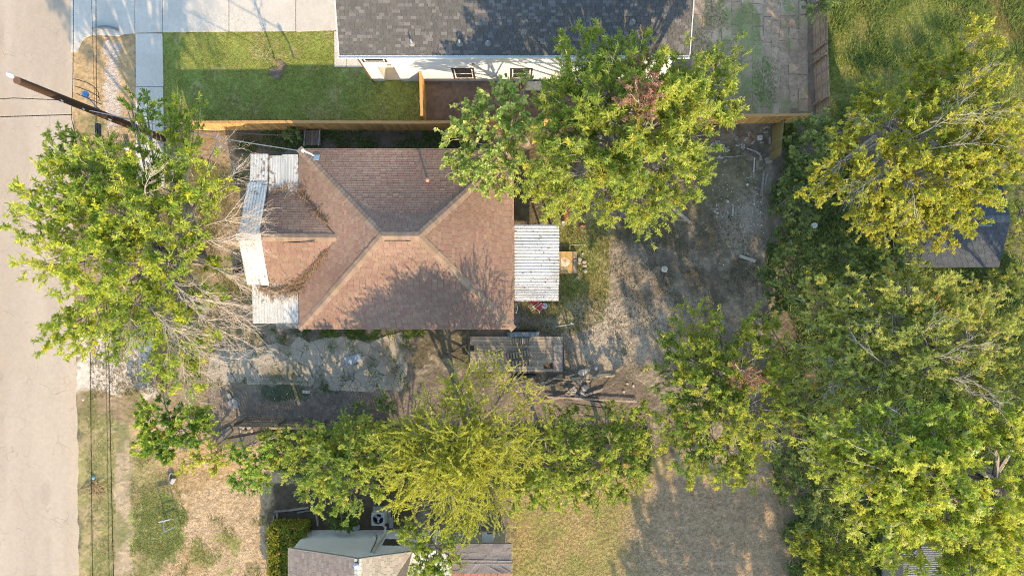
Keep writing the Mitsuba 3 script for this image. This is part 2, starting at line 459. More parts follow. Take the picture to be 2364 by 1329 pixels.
def sod_tone(g):
    def col(p, n, uv):
        x, y = p.x, p.y
        m, f, k = fbm(x * 1.2, y * 1.2, 3.0, 3), fbm(x * 8, y * 8, 5.0, 2), noise(x * 24, y * 24, 2.0)
        c = mix((.46, .335, .235), (.58, .435, .315), m)
        gr = smoothstep(.46, .6, fbm(x * .9, y * .4, 21.0, 3)) * smoothstep(.3, .6, f * .6 + m * .4) * .8
        return mix(c, (.2, .27, .09), gr) * (.66 + .4 * f + .24 * k) * g
    return {'type': 'diffuse', 'reflectance': mikit.proc(col)}


for k_, g_ in enumerate((.9, 1.0, 1.1)):
    scene['sod_%d' % k_] = sod_tone(g_)
# dried sod laid in pieces behind the white house
sod = numbered('sod_lawn')
labels[sod] = {'kind': 'structure', 'label': 'patchwork of dried sod pieces behind the white house'}
rng = np.random.default_rng(5)
x = 1597.0
col_i = 0
while x < 1872:
    w = rng.uniform(19, 25)
    y = -40 + rng.uniform(-20, 0)
    while y < 266:
        h = rng.uniform(22, 34)
        if x + w < 1880 and y + h < 281:
            j = lambda: rng.uniform(-1.9, 1.9)
            P = Polygon([at(x + .2 + j(), y + .2 + j())[:2], at(x + w / 2, y + .2 + j())[:2], at(x + w - .2 + j(), y + .2 + j())[:2], at(x + w - .2 + j(), y + h / 2)[:2], at(x + w - .2 + j(), y + h - .2 + j())[:2], at(x + w / 2, y + h - .2 + j())[:2], at(x + .2 + j(), y + h - .2 + j())[:2]])
            zt = rng.uniform(0.008, 0.016)
            v, f = prism(P, -0.01, zt)
            t = rng.uniform(0, 1)
            obj('sod_piece', (v, f), 'sod_%d' % rng.integers(0, 3), sod)
        y += h
    x += w


# ------------------------------------------------------------------ shingled roofs
def shingle_roof(parent, planes, zf, colf, tabw, expo, rng, n_parts, name='shingle', jitter=0.0, thick=0.009):
    """planes: (origin xy, u xy, v xy, polygon in (u, v) plan metres); zf(x, y) gives the height of the deck"""
    tabs = []
    for (ox, oy), u, v, poly in planes:
        x0, y0, x1, y1 = poly.bounds
        row, vv = 0, y0 - 0.03
        while vv < y1:
            uu = x0 - rng.uniform(0, 1) * tabw - (0.5 * tabw if row % 2 else 0)
            while uu < x1:
                w = tabw * (1 + rng.uniform(-jitter, jitter))
                r = sbox(uu + 0.006, vv, uu + w - 0.006, vv + expo * 1.02)
                uu += w
                if not poly.intersects(r):
                    continue
                q = poly.intersection(r)
                if q.geom_type != 'Polygon' or q.area < 0.002:
                    continue
                c = np.array(q.exterior.coords)[:-1]
                if Polygon(c).exterior.is_ccw is False:
                    c = c[::-1]
                s = np.clip((c[:, 1] - vv) / expo, 0, 1)
                X, Y = ox + u[0] * c[:, 0] + v[0] * c[:, 1], oy + u[1] * c[:, 0] + v[1] * c[:, 1]
                lift = thick * (1.9 - 1.5 * s) + rng.uniform(-0.002, 0.004)
                Z = zf(X, Y)
                n = len(c)
                top, bot = np.column_stack([X, Y, Z + lift]), np.column_stack([X, Y, Z - 0.004])
                if u[0] * v[1] - u[1] * v[0] < 0:
                    top, bot = top[::-1], bot[::-1]
                fs = [[0, k, k + 1] for k in range(1, n - 1)]
                for k in range(n):
                    k2 = (k + 1) % n
                    fs += [[k, n + k, n + k2], [k, n + k2, k2]]
                tabs.append((np.vstack([top, bot]), np.array(fs), colf(rng, X.mean(), Y.mean()), q.area))
            vv += expo
            row += 1
    big = [k for k in range(len(tabs)) if tabs[k][3] > 0.9 * tabw * expo * (1 - jitter)]
    pick = set(big[:: max(1, len(big) // n_parts)][:n_parts])
    m = MB()
    for k, (v, f, c, _) in enumerate(tabs):
        if k in pick:
            obj(name, (v, f), 'rough', parent, color=np.tile(c, (len(v), 1)))
        else:
            m.add(v, f, c)
    m.build(name, 'rough', parent, kind='stuff')


def ribbed(L, Wd, pitch, amp, nl=2, sharp=0.5):
    """corrugated sheet, ribs along local y, x from 0 to Wd, y from 0 to L"""
    n = int(round(Wd / pitch)) * 6
    xs = np.linspace(0, Wd, n + 1)
    ph = (xs / pitch) % 1.0
    z = amp * np.clip((0.5 - np.abs(ph - 0.5)) / 0.16 - 0.6, 0, 1)
    ys = np.linspace(0, L, nl + 1)
    X, Y = np.meshgrid(xs, ys, indexing='ij')
    Z = np.repeat(z[:, None], nl + 1, 1)
    i, j = np.meshgrid(np.arange(n), np.arange(nl), indexing='ij')
    a = (i * (nl + 1) + j).ravel()
    q = np.stack([a, a + nl + 1, a + nl + 2, a + 1], 1)
    return np.stack([X, Y, Z], -1).reshape(-1, 3), np.vstack([q[:, [0, 1, 2]], q[:, [0, 2, 3]]])


def caps(parent, a, b, step, width, colf, rng, name='ridge_cap', drop=0.28, zf=None):
    """overlapping folded cap pieces from a up to b; zf gives the deck height along the line"""
    a, b = np.asarray(a, float), np.asarray(b, float)
    L = np.linalg.norm((b - a)[:2])
    n = max(1, int(round(L / step)))
    d2 = (b - a)[:2] / L
    s2 = np.array([-d2[1], d2[0]])
    for k in range(n):
        p, q = a + (b - a) * k / n, a + (b - a) * min(1.0, (k + 1.12) / n)
        if zf:
            p[2], q[2] = zf(p[0], p[1]), zf(q[0], q[1])
        w = width * rng.uniform(0.93, 1.07) / 2
        v = []
        for c, lift in ((p, 0.036), (q, 0.02)):
            for sgn in (-1, 0, 1):
                xy = c[:2] + s2 * w * sgn
                v.append([xy[0], xy[1], c[2] + lift - abs(sgn) * w * drop])
        v = np.array(v)
        v = np.vstack([v, v - [0, 0, 0.03]])
        f = [[0, 3, 4], [0, 4, 1], [1, 4, 5], [1, 5, 2], [0, 1, 7], [0, 7, 6], [1, 2, 8], [1, 8, 7], [2, 5, 11], [2, 11, 8], [3, 0, 6], [3, 6, 9], [4, 3, 9], [4, 9, 10], [5, 4, 10], [5, 10, 11]]
        obj(name, (v, f), 'rough', parent, color=np.tile(colf(rng, 0, 0), (len(v), 1)))


# ------------------------------------------------------------------ the brown shingled house
rng = np.random.default_rng(11)
house = thing('house', 'old single storey house with brown shingle hip roof and white tin porch', 'house')
XW, XE, YS, YN, EZ = -11.12, 0.1, -2.16, 7.27, 2.92
YM, RUN, PT, SAG = (YS + YN) / 2, (YN - YS) / 2, 0.437, 0.135


def prof(d):
    s = np.clip(d / RUN, 0, 1)
    return EZ + PT * np.clip(d, -0.5, RUN) - SAG * 4 * s * (1 - s)


def zmain(X, Y):
    return prof(np.minimum(np.minimum(X - XW, XE - X), np.minimum(Y - YS, YN - Y)))


GX, GZ, GY0, GY1 = -12.78, 3.83, 0.22, 4.92     # porch gable: front edge, ridge height, eaves


def zgable(X, Y):
    zr = 4.16 - (np.asarray(X) - GX) * 0.105
    return zr - np.abs(Y - YM) * (zr - 2.95) / (YM - GY0)


def brown(r, x, y):
    t, k = r.uniform(0, 1), r.uniform(0.86, 1.12)
    c = np.array([0.31, 0.205, 0.158]) * (1 - t) + np.array([0.37, 0.258, 0.198]) * t
    if r.uniform() < 0.12:
        c = np.array([0.33, 0.2, 0.165])
    d = vnoise(np.array(x), np.array(y), 2.2, 8)
    return c * [.87, .84, .83] * (0.5 + 0.5 * k) * (0.84 + 0.3 * d)


roof = house + '__roof'
dm = MB()
ins = RUN
rg0, rg1 = [XW + ins, YM, prof(RUN)], [XE - ins, YM, prof(RUN)]
for (ox, oy), u, v, L in (((XW, YS), (1, 0), (0, 1), XE - XW), ((XE, YN), (-1, 0), (0, -1), XE - XW), ((XW, YN), (0, -1), (1, 0), YN - YS), ((XE, YS), (0, 1), (-1, 0), YN - YS)):
    nseg = 12
    vs = []
    for k in range(nseg + 1):
        d = RUN * k / nseg
        for uu in (min(d, L / 2), max(L - d, L / 2)):
            vs.append([ox + u[0] * uu + v[0] * d, oy + u[1] * uu + v[1] * d, prof(d) - 0.012])
    dm.add(vs, [t for k in range(nseg) for t in ([2 * k, 2 * k + 1, 2 * k + 3], [2 * k, 2 * k + 3, 2 * k + 2])], (0.1, 0.065, 0.05))
# soffit and fascia
for c, s in ((((XW + XE) / 2, YS + .015, EZ - .09), (XE - XW, .03, .2)), (((XW + XE) / 2, YN - .015, EZ - .09), (XE - XW, .03, .2)), ((XW + .015, YM, EZ - .09), (.03, YN - YS - .07, .2)), ((XE - .015, YM, EZ - .09), (.03, YN - YS - .07, .2))):
    dm.box(c, s, 0, (0.32, 0.24, 0.18))
xs_ = np.array([GX, -8.85])
for sgn, ye in ((-1, GY0), (1, GY1)):
    dm.add([[GX, ye, 2.95], [-11.0 + .1, ye, 2.95], [-8.8, YM, 3.74 - .012], [GX, YM, 4.16 - .012]], [[0, 1, 2], [0, 2, 3]], (0.1, 0.065, 0.05))
dm.build('roof', 'rough', house)
hipS = Polygon([(0, 0), (XE - XW, 0), (XE - XW - ins, RUN), (ins, RUN)])
hipW = Polygon([(0, 0), (YN - YS, 0), (RUN, RUN)])
gw = XE - XW
# west slope without the strip that the gable covers
gable_cut = Polygon([(YN - GY1, -0.1), (YN - GY0, -0.1), (RUN, 2.05)])
gab = Polygon([(0, 0), (-10.98 - GX, 0), (-8.98 - GX, YM - GY0), (0, YM - GY0)])
planes = [((XW, YS), (1, 0), (0, 1), hipS), ((XW, YN), (1, 0), (0, -1), hipS), ((XW, YN), (0, -1), (1, 0), hipW.difference(gable_cut)), ((XE, YS), (0, 1), (-1, 0), hipW)]
shingle_roof(roof, planes, zmain, brown, 0.305, 0.143 * 0.92, rng, 296)
gm = [((GX, GY0), (1, 0), (0, 1), gab), ((GX, GY1), (1, 0), (0, -1), gab)]


shingle_roof(roof, gm, zgable, brown, 0.305, 0.143 * 0.93, rng, 1)
capcol = lambda r, x, y: np.array([0.31, 0.222, 0.165]) * r.uniform(0.82, 1.12)
for cxy in ((XW, YS), (XE, YS), (XE, YN), (XW, YN)):
    end = rg0 if cxy[0] == XW else rg1
    caps(roof, [cxy[0], cxy[1], EZ], end, 0.2, 0.4, capcol, rng, zf=lambda x, y: float(zmain(np.array(x), np.array(y))))
caps(roof, rg0, rg1, 0.2, 0.42, capcol, rng, drop=0.42)
caps(roof, [GX + .02, YM, 4.16], [-8.95, YM, 3.76], 0.2, 0.4, capcol, rng, drop=0.36)
for (xa, xb), zr, yy_ in (((-6.3, -5.0), prof(RUN), YM - 0.25), ((GX + 0.55, -10.0), 3.97, YM - 0.24)):
    MB().box(((xa + xb) / 2, yy_, zr - 0.055), (xb - xa, 0.022, 0.05), 0, (0.05, 0.04, 0.03)).build('ridge_vent', 'matte', roof)
# walls, door, porch posts and floor
m = MB()
m.box((-5.5, YM, 1.5), (10.3, 8.6, 2.7), 0, (0.42, 0.4, 0.36))
m.box((-5.5, YM, 2.84), (11.0, 9.2, 0.04), 0, (0.4, 0.36, 0.3))
m.build('wall', 'rough', house)
MB().box((-10.67, YM, 1.15), (0.06, 0.95, 2.05), 0, (0.3, 0.2, 0.14)).build('door', 'satin', house)
for y in (0.6, 5.6):
    MB().box((-10.67, y, 1.6), (0.06, 1.1, 1.2), 0, (0.05, 0.06, 0.07)).build('window', 'satin', house)
for y in (-1.6, 0.35, 4.8, 6.8):
    MB().box((-13.3, y, 1.4), (0.1, 0.1, 2.6), 0, (0.62, 0.6, 0.56)).build('porch_post', 'satin', house)
MB().box((-12.2, YM, 0.08), (2.6, 8.8, 0.16), 0, (0.36, 0.33, 0.3)).build('porch_floor', 'rough', house)
# white timber edge below the south end of the porch
m = MB()
for k in range(3):
    m.box(at(665, 748 + 4 * k, 2.2 - 0.0 * k) + [0, 0, -0.02 * k], (1.28, 0.085, 0.06), 0, (0.3 - .03 * k, 0.31 - .03 * k, 0.3 - .03 * k))
m.build('porch_trim', 'satin', house)

# tin sheets of the porch roof
porch = house + '__porch_roof'


def sheet(x0, x1, y0, z0, y1, z1, pitch=0.148, amp=0.03, name='tin_sheet', bsdf='tin'):
    L = math.hypot(y1 - y0, z1 - z0)
    v, f = ribbed(L, x1 - x0, pitch, amp, 6)
    d = np.array([0, (y1 - y0) / L, (z1 - z0) / L])
    n = np.cross([1, 0, 0], d)
    if n[2] < 0:
        n = -n
    P = np.array([x0, y0, z0]) + np.outer(v[:, 0], [1, 0, 0]) + np.outer(v[:, 1], d) + np.outer(v[:, 2], n)
    return obj(name, (P, f), bsdf, porch)


m = MB()
m.box((-12.3, 6.0, 2.66), (2.4, 1.9, 0.06), 0, (0.35, 0.3, 0.25))
m.box((-12.3, -0.8, 2.66), (2.4, 1.9, 0.06), 0, (0.35, 0.3, 0.25))
m.build('porch_roof', 'rough', house)
sheet(-13.72, -12.76, 7.02, 2.71, 5.42, 2.86, amp=0.035)
sheet(-13.80, -12.74, 5.5, 2.90, YM + 0.02, 4.24, amp=0.035)
sheet(-12.74, -12.05, 6.93, 2.74, 4.96, 2.84)
sheet(-12.06, -11.16, 6.99, 2.76, 4.96, 2.86)
sheet(-13.80, -13.05, YM - 0.02, 4.24, 0.18, 2.98, amp=0.035)
sheet(-13.07, -12.66, YM - 0.02, 4.22, 0.15, 2.97, pitch=0.2, amp=0.012, bsdf='awning_tin')
sheet(-13.6, -12.42, -1.86, 2.72, 0.3, 2.86)
sheet(-12.46, -11.18, -1.84, 2.74, 0.4, 2.88)
MB().box(((GX - 13.82) / 2 + .05, YM, 4.27), (1.25, 0.34, 0.02), 0, (0.55, 0.57, 0.58)).build('ridge_flashing', 'satin', porch)

# service mast, vent pipe
m = MB()
m.tube([at(722, 358, 3.5) + [0, 0, -0.1], at(722, 358, 3.5) + [0, 0, 0.35], at(700, 348, 4.2) + [0, 0, 0.2]], 0.05, 8, (0.6, 0.6, 0.58))
m.tube([at(697, 345, 4.35), at(703, 350, 4.3)], 0.1, 8, (0.62, 0.62, 0.62))
m.build('service_mast', 'satin', house)
p = at(727, 361, 3.45)
MB().box((p[0], p[1], float(zmain(p[0], p[1])) + 0.05), (0.3, 0.3, 0.02), 0, (0.3, 0.42, 0.5), rx=-0.35).build('flashing', 'satin', roof)
p = at(984, 412, 4.4)
zt = float(zmain(p[0], p[1]))
m = MB()
m.tube([[p[0], p[1], zt - 0.05], [p[0], p[1], zt + 0.36]], 0.06, 9, (0.5, 0.27, 0.17))
m.tube([[p[0], p[1], zt + 0.36], [p[0], p[1], zt + 0.44]], [0.11, 0.04], 9, (0.55, 0.3, 0.2))
m.build('vent_pipe', 'satin', roof)

# rear tin awning with posts
awn = thing('awning', 'white corrugated tin awning on posts behind the brown house', 'awning')
y0a, y1a = 3.33, -0.63
n_rib = 24
v, f = ribbed(2.36, 3.15, 0.165, 0.024, 3)
P = np.column_stack([0.13 + v[:, 1], y0a - v[:, 0], 2.62 - v[:, 1] * 0.07 + v[:, 2]])
obj('tin_sheet', (P, f[:, ::-1]), 'awning_tin', awn)
v, f = ribbed(2.33, 0.92, 0.085, 0.022, 3)
P = np.column_stack([0.13 + v[:, 1], y1a + 0.88 - v[:, 0], 2.585 - v[:, 1] * 0.07 + v[:, 2] - 0.015 * v[:, 0]])
obj('tin_sheet', (P, f[:, ::-1]), 'awning_tin', awn)
for x, y in ((2.3, 3.2), (2.3, 1.3), (2.3, -0.5)):
    MB().box((x, y, 1.2), (0.09, 0.09, 2.4), 0, (0.45, 0.4, 0.34)).build('post', 'rough', awn)
MB().box((2.3, 1.35, 2.37), (0.09, 3.9, 0.1), 0, (0.45, 0.4, 0.34)).build('beam', 'rough', awn)

# ------------------------------------------------------------------ the white two storey house
wh = thing('house', 'white two storey house with dark grey shingle roof beyond the cedar fence', 'house')
WX0, WX1, WY, WZ = -7.78, 8.35, 11.62, 4.95
RX0, RX1, RY, RP = -8.52, 8.75, 11.42, 0.333


def zwh(X, Y):
    return 5.0 + RP * (np.minimum(Y, 31.6 - Y) - RY)


m = MB()
DX0, DX1, DZ = -7.1, -6.2, 2.62
holes = [(DX0, DX1, 0.0, DZ), (-3.12, -2.12, 0.62, 2.32), (0.0, 1.0, 0.62, 2.32), (4.4, 5.4, 0.62, 2.32), (-7.55, -6.5, 3.55, 4.5)]
wallp = sbox(WX0, 0, WX1, WZ)
for a, b, c, d in holes:
    wallp = wallp.difference(sbox(a, c, b, d))
v, f = prism(wallp, 0, 0.16)
m.add(np.column_stack([v[:, 0], WY + v[:, 2], v[:, 1]]), f[:, ::-1])
m.box((WX0 + .08, WY + 4.2, WZ / 2), (.16, 8.0, WZ))
m.box((WX1 - .08, WY + 4.2, WZ / 2), (.16, 8.0, WZ))
m.box(((WX0 + WX1) / 2, WY + 8.3, WZ / 2), (WX1 - WX0, .16, WZ))
wall = m.build('wall', 'white_wall', wh, vc=False)
for x in (WX0 + 0.05,):
    MB().box((x - .075, WY - .02, WZ / 2), (.05, .09, WZ), 0, (0.12, 0.075, 0.055)).build('corner_trim', 'satin', wh)
for k, (a, b, c, d) in enumerate(holes[1:]):
    fr = MB()
    for (xa, xb, za, zb) in ((a - .1, b + .1, d, d + .08), (a - .1, b + .1, c - .08, c), (a - .1, a, c, d), (b, b + .1, c, d)):
        fr.box(((xa + xb) / 2, WY - 0.015, (za + zb) / 2), (xb - xa, .036, zb - za), 0, (0.06, 0.042, 0.036))
    w = fr.build('window', 'satin', wh)
    fi = MB()
    for (xa, xb, za, zb) in ((a, b, d - .06, d), (a, b, c, c + .06), (a, a + .06, c + .06, d - .06), (b - .06, b, c + .06, d - .06), (a + .06, b - .06, (c + d) / 2 - .03, (c + d) / 2 + .03)):
        fi.box(((xa + xb) / 2, WY - 0.008, (za + zb) / 2), (xb - xa, .016, zb - za), 0, (0.68, 0.68, 0.67))
    fi.build('sash', 'satin', w)
    obj('pane', ([[a, WY - .003, c], [b, WY - .003, c], [b, WY - .003, d], [a, WY - .003, d]], [[0, 1, 2], [0, 2, 3]]), 'glass', w)
    MB().box(((a + b) / 2, WY + .325, (c + d) / 2), (b - a - .01, .6, d - c - .01)).build('room', 'dark_room', w, vc=False)
m = MB()
m.box(((DX0 + DX1) / 2, WY + .75, DZ / 2), (DX1 - DX0, .05, DZ), 0, (0.52, 0.46, 0.37))
m.build('door', 'satin', wh)
m = MB()
m.box((DX0 - .02, WY + .42, DZ / 2), (.04, .7, DZ), 0, (0.72, 0.71, 0.68))
m.box((DX1 + .02, WY + .42, DZ / 2), (.04, .7, DZ), 0, (0.72, 0.71, 0.68))
m.box(((DX0 + DX1) / 2, WY + .42, DZ + .03), (DX1 - DX0 + .08, .7, .05), 0, (0.7, 0.69, 0.66))
m.box(((DX0 + DX1) / 2, WY + .42, .04), (DX1 - DX0, .7, .08), 0, (0.5, 0.48, 0.44))
m.build('door_frame', 'satin', wh)
for px, py, h in ((898, 149, 3.1), (1093, 147, 3.2)):
    p = at(px, py, h)
    MB().box((p[0], WY - .04, h), (.2, .08, .09), 0, (0.3, 0.25, 0.2)).build('wall_vent', 'satin', wh)
MB().box((4.3, WY - .09, 2.6), (.12, .16, .25), 0, (0.1, 0.08, 0.07)).build('wall_lamp', 'satin', wh)


def greyc(r, x, y):
    t = r.uniform(0, 1)
    k = 0.098 + 0.035 * t if t < 0.78 else r.uniform(0.145, 0.18)
    return np.array([1.03, 1.0, 0.97]) * k


m = MB()
yr, ye = 15.8, 20.18
zr = float(zwh(np.array(0.), np.array(15.8)))
m.add([[RX0, RY, 4.985], [RX1, RY, 4.985], [RX1, yr, zr - .015], [RX0, yr, zr - .015], [RX1, ye, 4.985], [RX0, ye, 4.985]], [[0, 1, 2], [0, 2, 3], [3, 2, 4], [3, 4, 5]], (0.06, 0.06, 0.06))
m.box(((RX0 + RX1) / 2, RY + .1, 4.88), (RX1 - RX0 - .1, .03, .16), 0, (0.6, 0.6, 0.58))
for x in (WX0, WX1 - .02):
    m.add([[x, WY, WZ], [x, ye - .2, WZ], [x, yr, zr - .05]], [[0, 1, 2]], (0.7, 0.69, 0.66))
m.add([[RX0, RY + .02, 4.9], [RX1, RY + .02, 4.9], [RX1, WY, 4.9], [RX0, WY, 4.9]], [[0, 1, 2], [0, 2, 3]], (0.5, 0.5, 0.48))
wroof = m.build('roof', 'rough', wh)
rng = np.random.default_rng(21)
shingle_roof(wroof, [((RX0, RY), (1, 0), (0, 1), sbox(0, 0, RX1 - RX0, yr - RY))], zwh, greyc, 0.25, 0.143 * .95, rng, 296, jitter=0.5, thick=0.007)
m = MB()
m.box(((RX0 + RX1) / 2, RY - .06, 4.94), (RX1 - RX0, .14, .012), 0, (0.72, 0.72, 0.7))
m.box(((RX0 + RX1) / 2, RY - .125, 5.0), (RX1 - RX0, .014, .13), 0, (0.76, 0.76, 0.74))
m.box(((RX0 + RX1) / 2, RY - .0, 4.99), (RX1 - RX0, .012, .09), 0, (0.76, 0.76, 0.74))
m.build('gutter', 'satin', wh)
for x in (RX0, RX1):
    v = np.array([[x, RY - .02, 4.9], [x, yr, zr - .1], [x, yr, zr + .06], [x, RY - .02, 5.05]])
    m = MB()
    m.add(np.vstack([v - [.025, 0, 0], v + [.025, 0, 0]]), [[0, 1, 2], [0, 2, 3], [4, 6, 5], [4, 7, 6], [3, 2, 6], [3, 6, 7], [0, 5, 1], [0, 4, 5]], (0.6, 0.6, 0.59))
    m.build('rake_board', 'satin', wh)
for px, py, hh in ((950, 98, 0.42), (1061, 98, 0.42), (1126, 97, 0.2), (1459, 53, 0.16), (1040, 4, 0.2), (1080, 3, 0.2)):
    p = at(px, py, 5.3)
    z = float(zwh(np.array(p[0]), np.array(p[1])))
    m = MB()
    m.tube([[p[0], p[1], z - .05], [p[0], p[1], z + hh]], 0.045, 9, (0.35, 0.36, 0.36))
    m.tube([[p[0], p[1], z - .02], [p[0], p[1], z + .1]], [0.17, 0.07], 10, (0.22, 0.225, 0.23))
    m.build('roof_vent', 'satin', wroof)
MB().box((1.2, 11.3, 0.14), (1.0, 0.5, 0.28), 0, (0.5, 0.49, 0.47)).build('step', 'rough', wh)

# ------------------------------------------------------------------ fences
rng = np.random.default_rng(31)


def fence(label, pts, h, base, side=1, spacing=0.145, rails=3, gap=0.006, capped=True, skip=0.0, thick=0.02, name='fence'):
    """pickets on the line pts (world xy); rails and posts on the given side"""
    k = thing(name, label, 'fence')
    for a, b in zip(pts[:-1], pts[1:]):
        a, b = np.asarray(a, float), np.asarray(b, float)
        L = np.linalg.norm(b - a)
        d = (b - a) / L
        nrm = np.array([-d[1], d[0]]) * side
        rz = math.atan2(d[1], d[0])
        n = int(L / spacing)
        for i in range(n):
            if rng.uniform() < skip:
                continue
            p = a + d * (i + 0.5) * L / n
            t = rng.uniform(0.78, 1.15)
            hh = h + rng.uniform(-0.015, 0.015)
            MB().box((p[0], p[1], hh / 2 + .02), (L / n - gap, thick, hh), rz, np.array(base) * t * [1, rng.uniform(.95, 1.03), rng.uniform(.9, 1.08)], ry=rng.uniform(-.006, .006)).build('picket', 'rough', k)
        for z in np.linspace(0.25, h - 0.2, rails):
            q = (a + b) / 2 + nrm * (thick / 2 + .022)
            MB().box((q[0], q[1], z), (L, .038, .088), rz, np.array(base) * 0.95).build('rail', 'rough', k)
        for i in range(int(L / 2.3) + 1):
            q = a + d * min(L - .05, .05 + i * 2.3) + nrm * (thick / 2 + .09)
            MB().box((q[0], q[1], h / 2), (.09, .09, h), rz, np.array(base) * rng.uniform(.8, .95)).build('post', 'rough', k)
        if capped:
            q = (a + b) / 2 + nrm * .02
            MB().box((q[0], q[1], h + .05), (L + .02, .15, .036), rz, np.array(base) * 1.15).build('top_rail', 'rough', k)
    return k


CEDAR = (0.47, 0.27, 0.105)
P2 = lambda *q: [at(x, y)[:2] for x, y in q]
fence('new cedar picket fence between the green lawn and the brown house', P2((452, 301), (700, 299.5), (985, 301)), 1.78, CEDAR, side=1)
fence('cedar picket fence running under the big pecan tree to the corner', P2((986, 301), (1300, 294), (1560, 287), (1842, 284)), 1.78, CEDAR, side=1)
fence('short cedar cross fence from the white house wall to the long fence', P2((981, 189), (984, 286)), 1.78, (0.5, 0.29, 0.11), side=-1)
fence('brown board fence with rails along the far side of the sod', P2((1877, 26), (1879, 145), (1884, 262)), 1.75, (0.38, 0.28, 0.205), side=-1, capped=False)
fence('greenish board fence section hidden in bushes at the yard corner', P2((1783, 292), (1776, 372)), 1.7, (0.24, 0.2, 0.085), side=1, capped=False)
fence('leaning old board fence with gaps behind the dark soil strip', P2((560, 972), (905, 978)), 1.5, (0.2, 0.165, 0.12), side=1, spacing=0.15, gap=0.022, capped=False, skip=0.06, rails=2)

# ------------------------------------------------------------------ bottom neighbour house
bh = thing('house', 'pale stucco house with grey gable roof at the bottom edge', 'house')
BY, BX0, BXR, BZR = -13.6, -11.46, -7.7, 4.55
rng = np.random.default_rng(41)


m = MB()
v, f = prism(Polygon([(BX0, 0), (-3.95, 0), (-3.95, 3.12), (BXR, BZR - .08), (BX0, 3.08)]), 0, .16)
m.add(np.column_stack([v[:, 0], BY - v[:, 2], v[:, 1]]), f, (0.74, 0.75, 0.73))
m.box((BX0 + .08, BY - 4.2, 1.5), (.16, 8.0, 3.0), 0, (0.74, 0.75, 0.73))
m.build('wall', 'satin', bh)
wing = MB()
wing.box((-2.15, BY - .14, 1.22), (3.6, .16, 2.44), 0, (0.36, 0.36, 0.29))
wing.box((-.43, BY - 2.4, 1.22), (.16, 4.4, 2.44), 0, (0.36, 0.36, 0.29))
wing.build('wall', 'satin', bh)


def zb(X, Y):
    return BZR - np.abs(X - BXR) * 0.372


bs = lambda r, x, y: (np.array([0.26, 0.215, 0.19]) if x < BXR else np.array([0.40, 0.35, 0.285])) * r.uniform(0.84, 1.14)
m = MB()
yf, yb = BY + .1, -24.0
m.add([[-11.64, yf, zb(-11.64, 0) - .015], [BXR, yf, BZR - .015], [BXR, yb, BZR - .015], [-11.64, yb, zb(-11.64, 0) - .015]], [[0, 2, 1], [0, 3, 2]], (0.14, 0.12, 0.1))
m.add([[-5.1, yf, zb(-5.1, 0) - .015], [BXR, yf, BZR - .015], [BXR, yb, BZR - .015], [-7.0, -16.3, zb(-7.0, 0) - .015]], [[0, 1, 2], [0, 2, 3]], (0.14, 0.12, 0.1))
for x0, x1 in ((-11.64, BXR), (BXR, -5.1)):
    a, b = np.array([x0, yf, float(zb(x0, 0)) - .07]), np.array([x1, yf, float(zb(x1, 0)) - .07])
    d = b - a
    m.box((a + b) / 2, (np.linalg.norm(d), .03, .16), 0, (0.3, 0.27, 0.24), ry=-math.atan2(d[2], d[0]))
broof = m.build('roof', 'rough', bh)
shingle_roof(broof, [((-11.64, yf), (0, -1), (1, 0), sbox(0, 0, 3.6, BXR + 11.64)), ((-5.1, yf), (0, -1), (-1, 0), Polygon([(0, 0), (2.75, 1.9), (3.6, 2.6), (0, 2.6)]))], zb, bs, 0.32, 0.14, rng, 150)
caps(broof, [BXR, yf, BZR], [BXR, yf - 3.4, BZR], 0.2, 0.36, lambda r, x, y: np.array([.5, .48, .45]) * r.uniform(.85, 1.1), rng, drop=.37)
MB().box((-4.3, BY - 1.7, 3.0), (2.3, 3.0, .08), 0, (0.5, 0.49, 0.47)).build('lower_roof', 'satin', bh)
# flat felt roof of the wing, creased
nx, ny = 60, 40
r7 = np.random.default_rng(7)
X0, X1, Y0, Y1 = -3.4, -0.02, -15.05, BY + .12
fz = lambda X, Y: 2.5 + 0.018 * np.sin(Y * 9 + np.sin(X * 2.1) * .7) * (vnoise(X, Y, .5, 4) > .5) + .03 * np.exp(-((Y + 14.37 + .01 * X) / .03) ** 2) + .02 * np.exp(-((Y + 14.52) / .02) ** 2) + 0.04 * np.exp(-(((X + .9) * .5 + (Y + 14.85)) / .05) ** 2 - ((X + .9) / .35) ** 2) + 0.04 * np.exp(-(((X + .5) * .6 + (Y + 14.75)) / .04) ** 2 - ((X + .4) / .3) ** 2)
v, f = grid(X0, X1, Y0, Y1, 90, 60, fz)
c = np.tile([0.205, 0.185, 0.18], (len(v), 1)) * (0.88 + .24 * vnoise(v[:, 0], v[:, 1], .6, 9))[:, None]
obj('felt_roof', (v, f), 'rough', bh, color=c)
m = MB()
m.box(((X0 + X1) / 2, Y1 - .012, 2.43), (X1 - X0, .024, .12), 0, (.16, .15, .15))
m.box((X1 - .012, (Y0 + Y1) / 2, 2.43), (.024, Y1 - Y0 - .06, .12), 0, (.3, .28, .26))
m.build('roof_edge', 'rough', bh)
for k in range(9):
    MB().box((X0 + .3 + k * .36, Y0 - .22, 2.42 + .004 * (k % 2)), (.33, .4, .06), 0, np.array([.42, .2, .13]) * rng.uniform(.85, 1.15)).build('roof_tile', 'rough', bh)
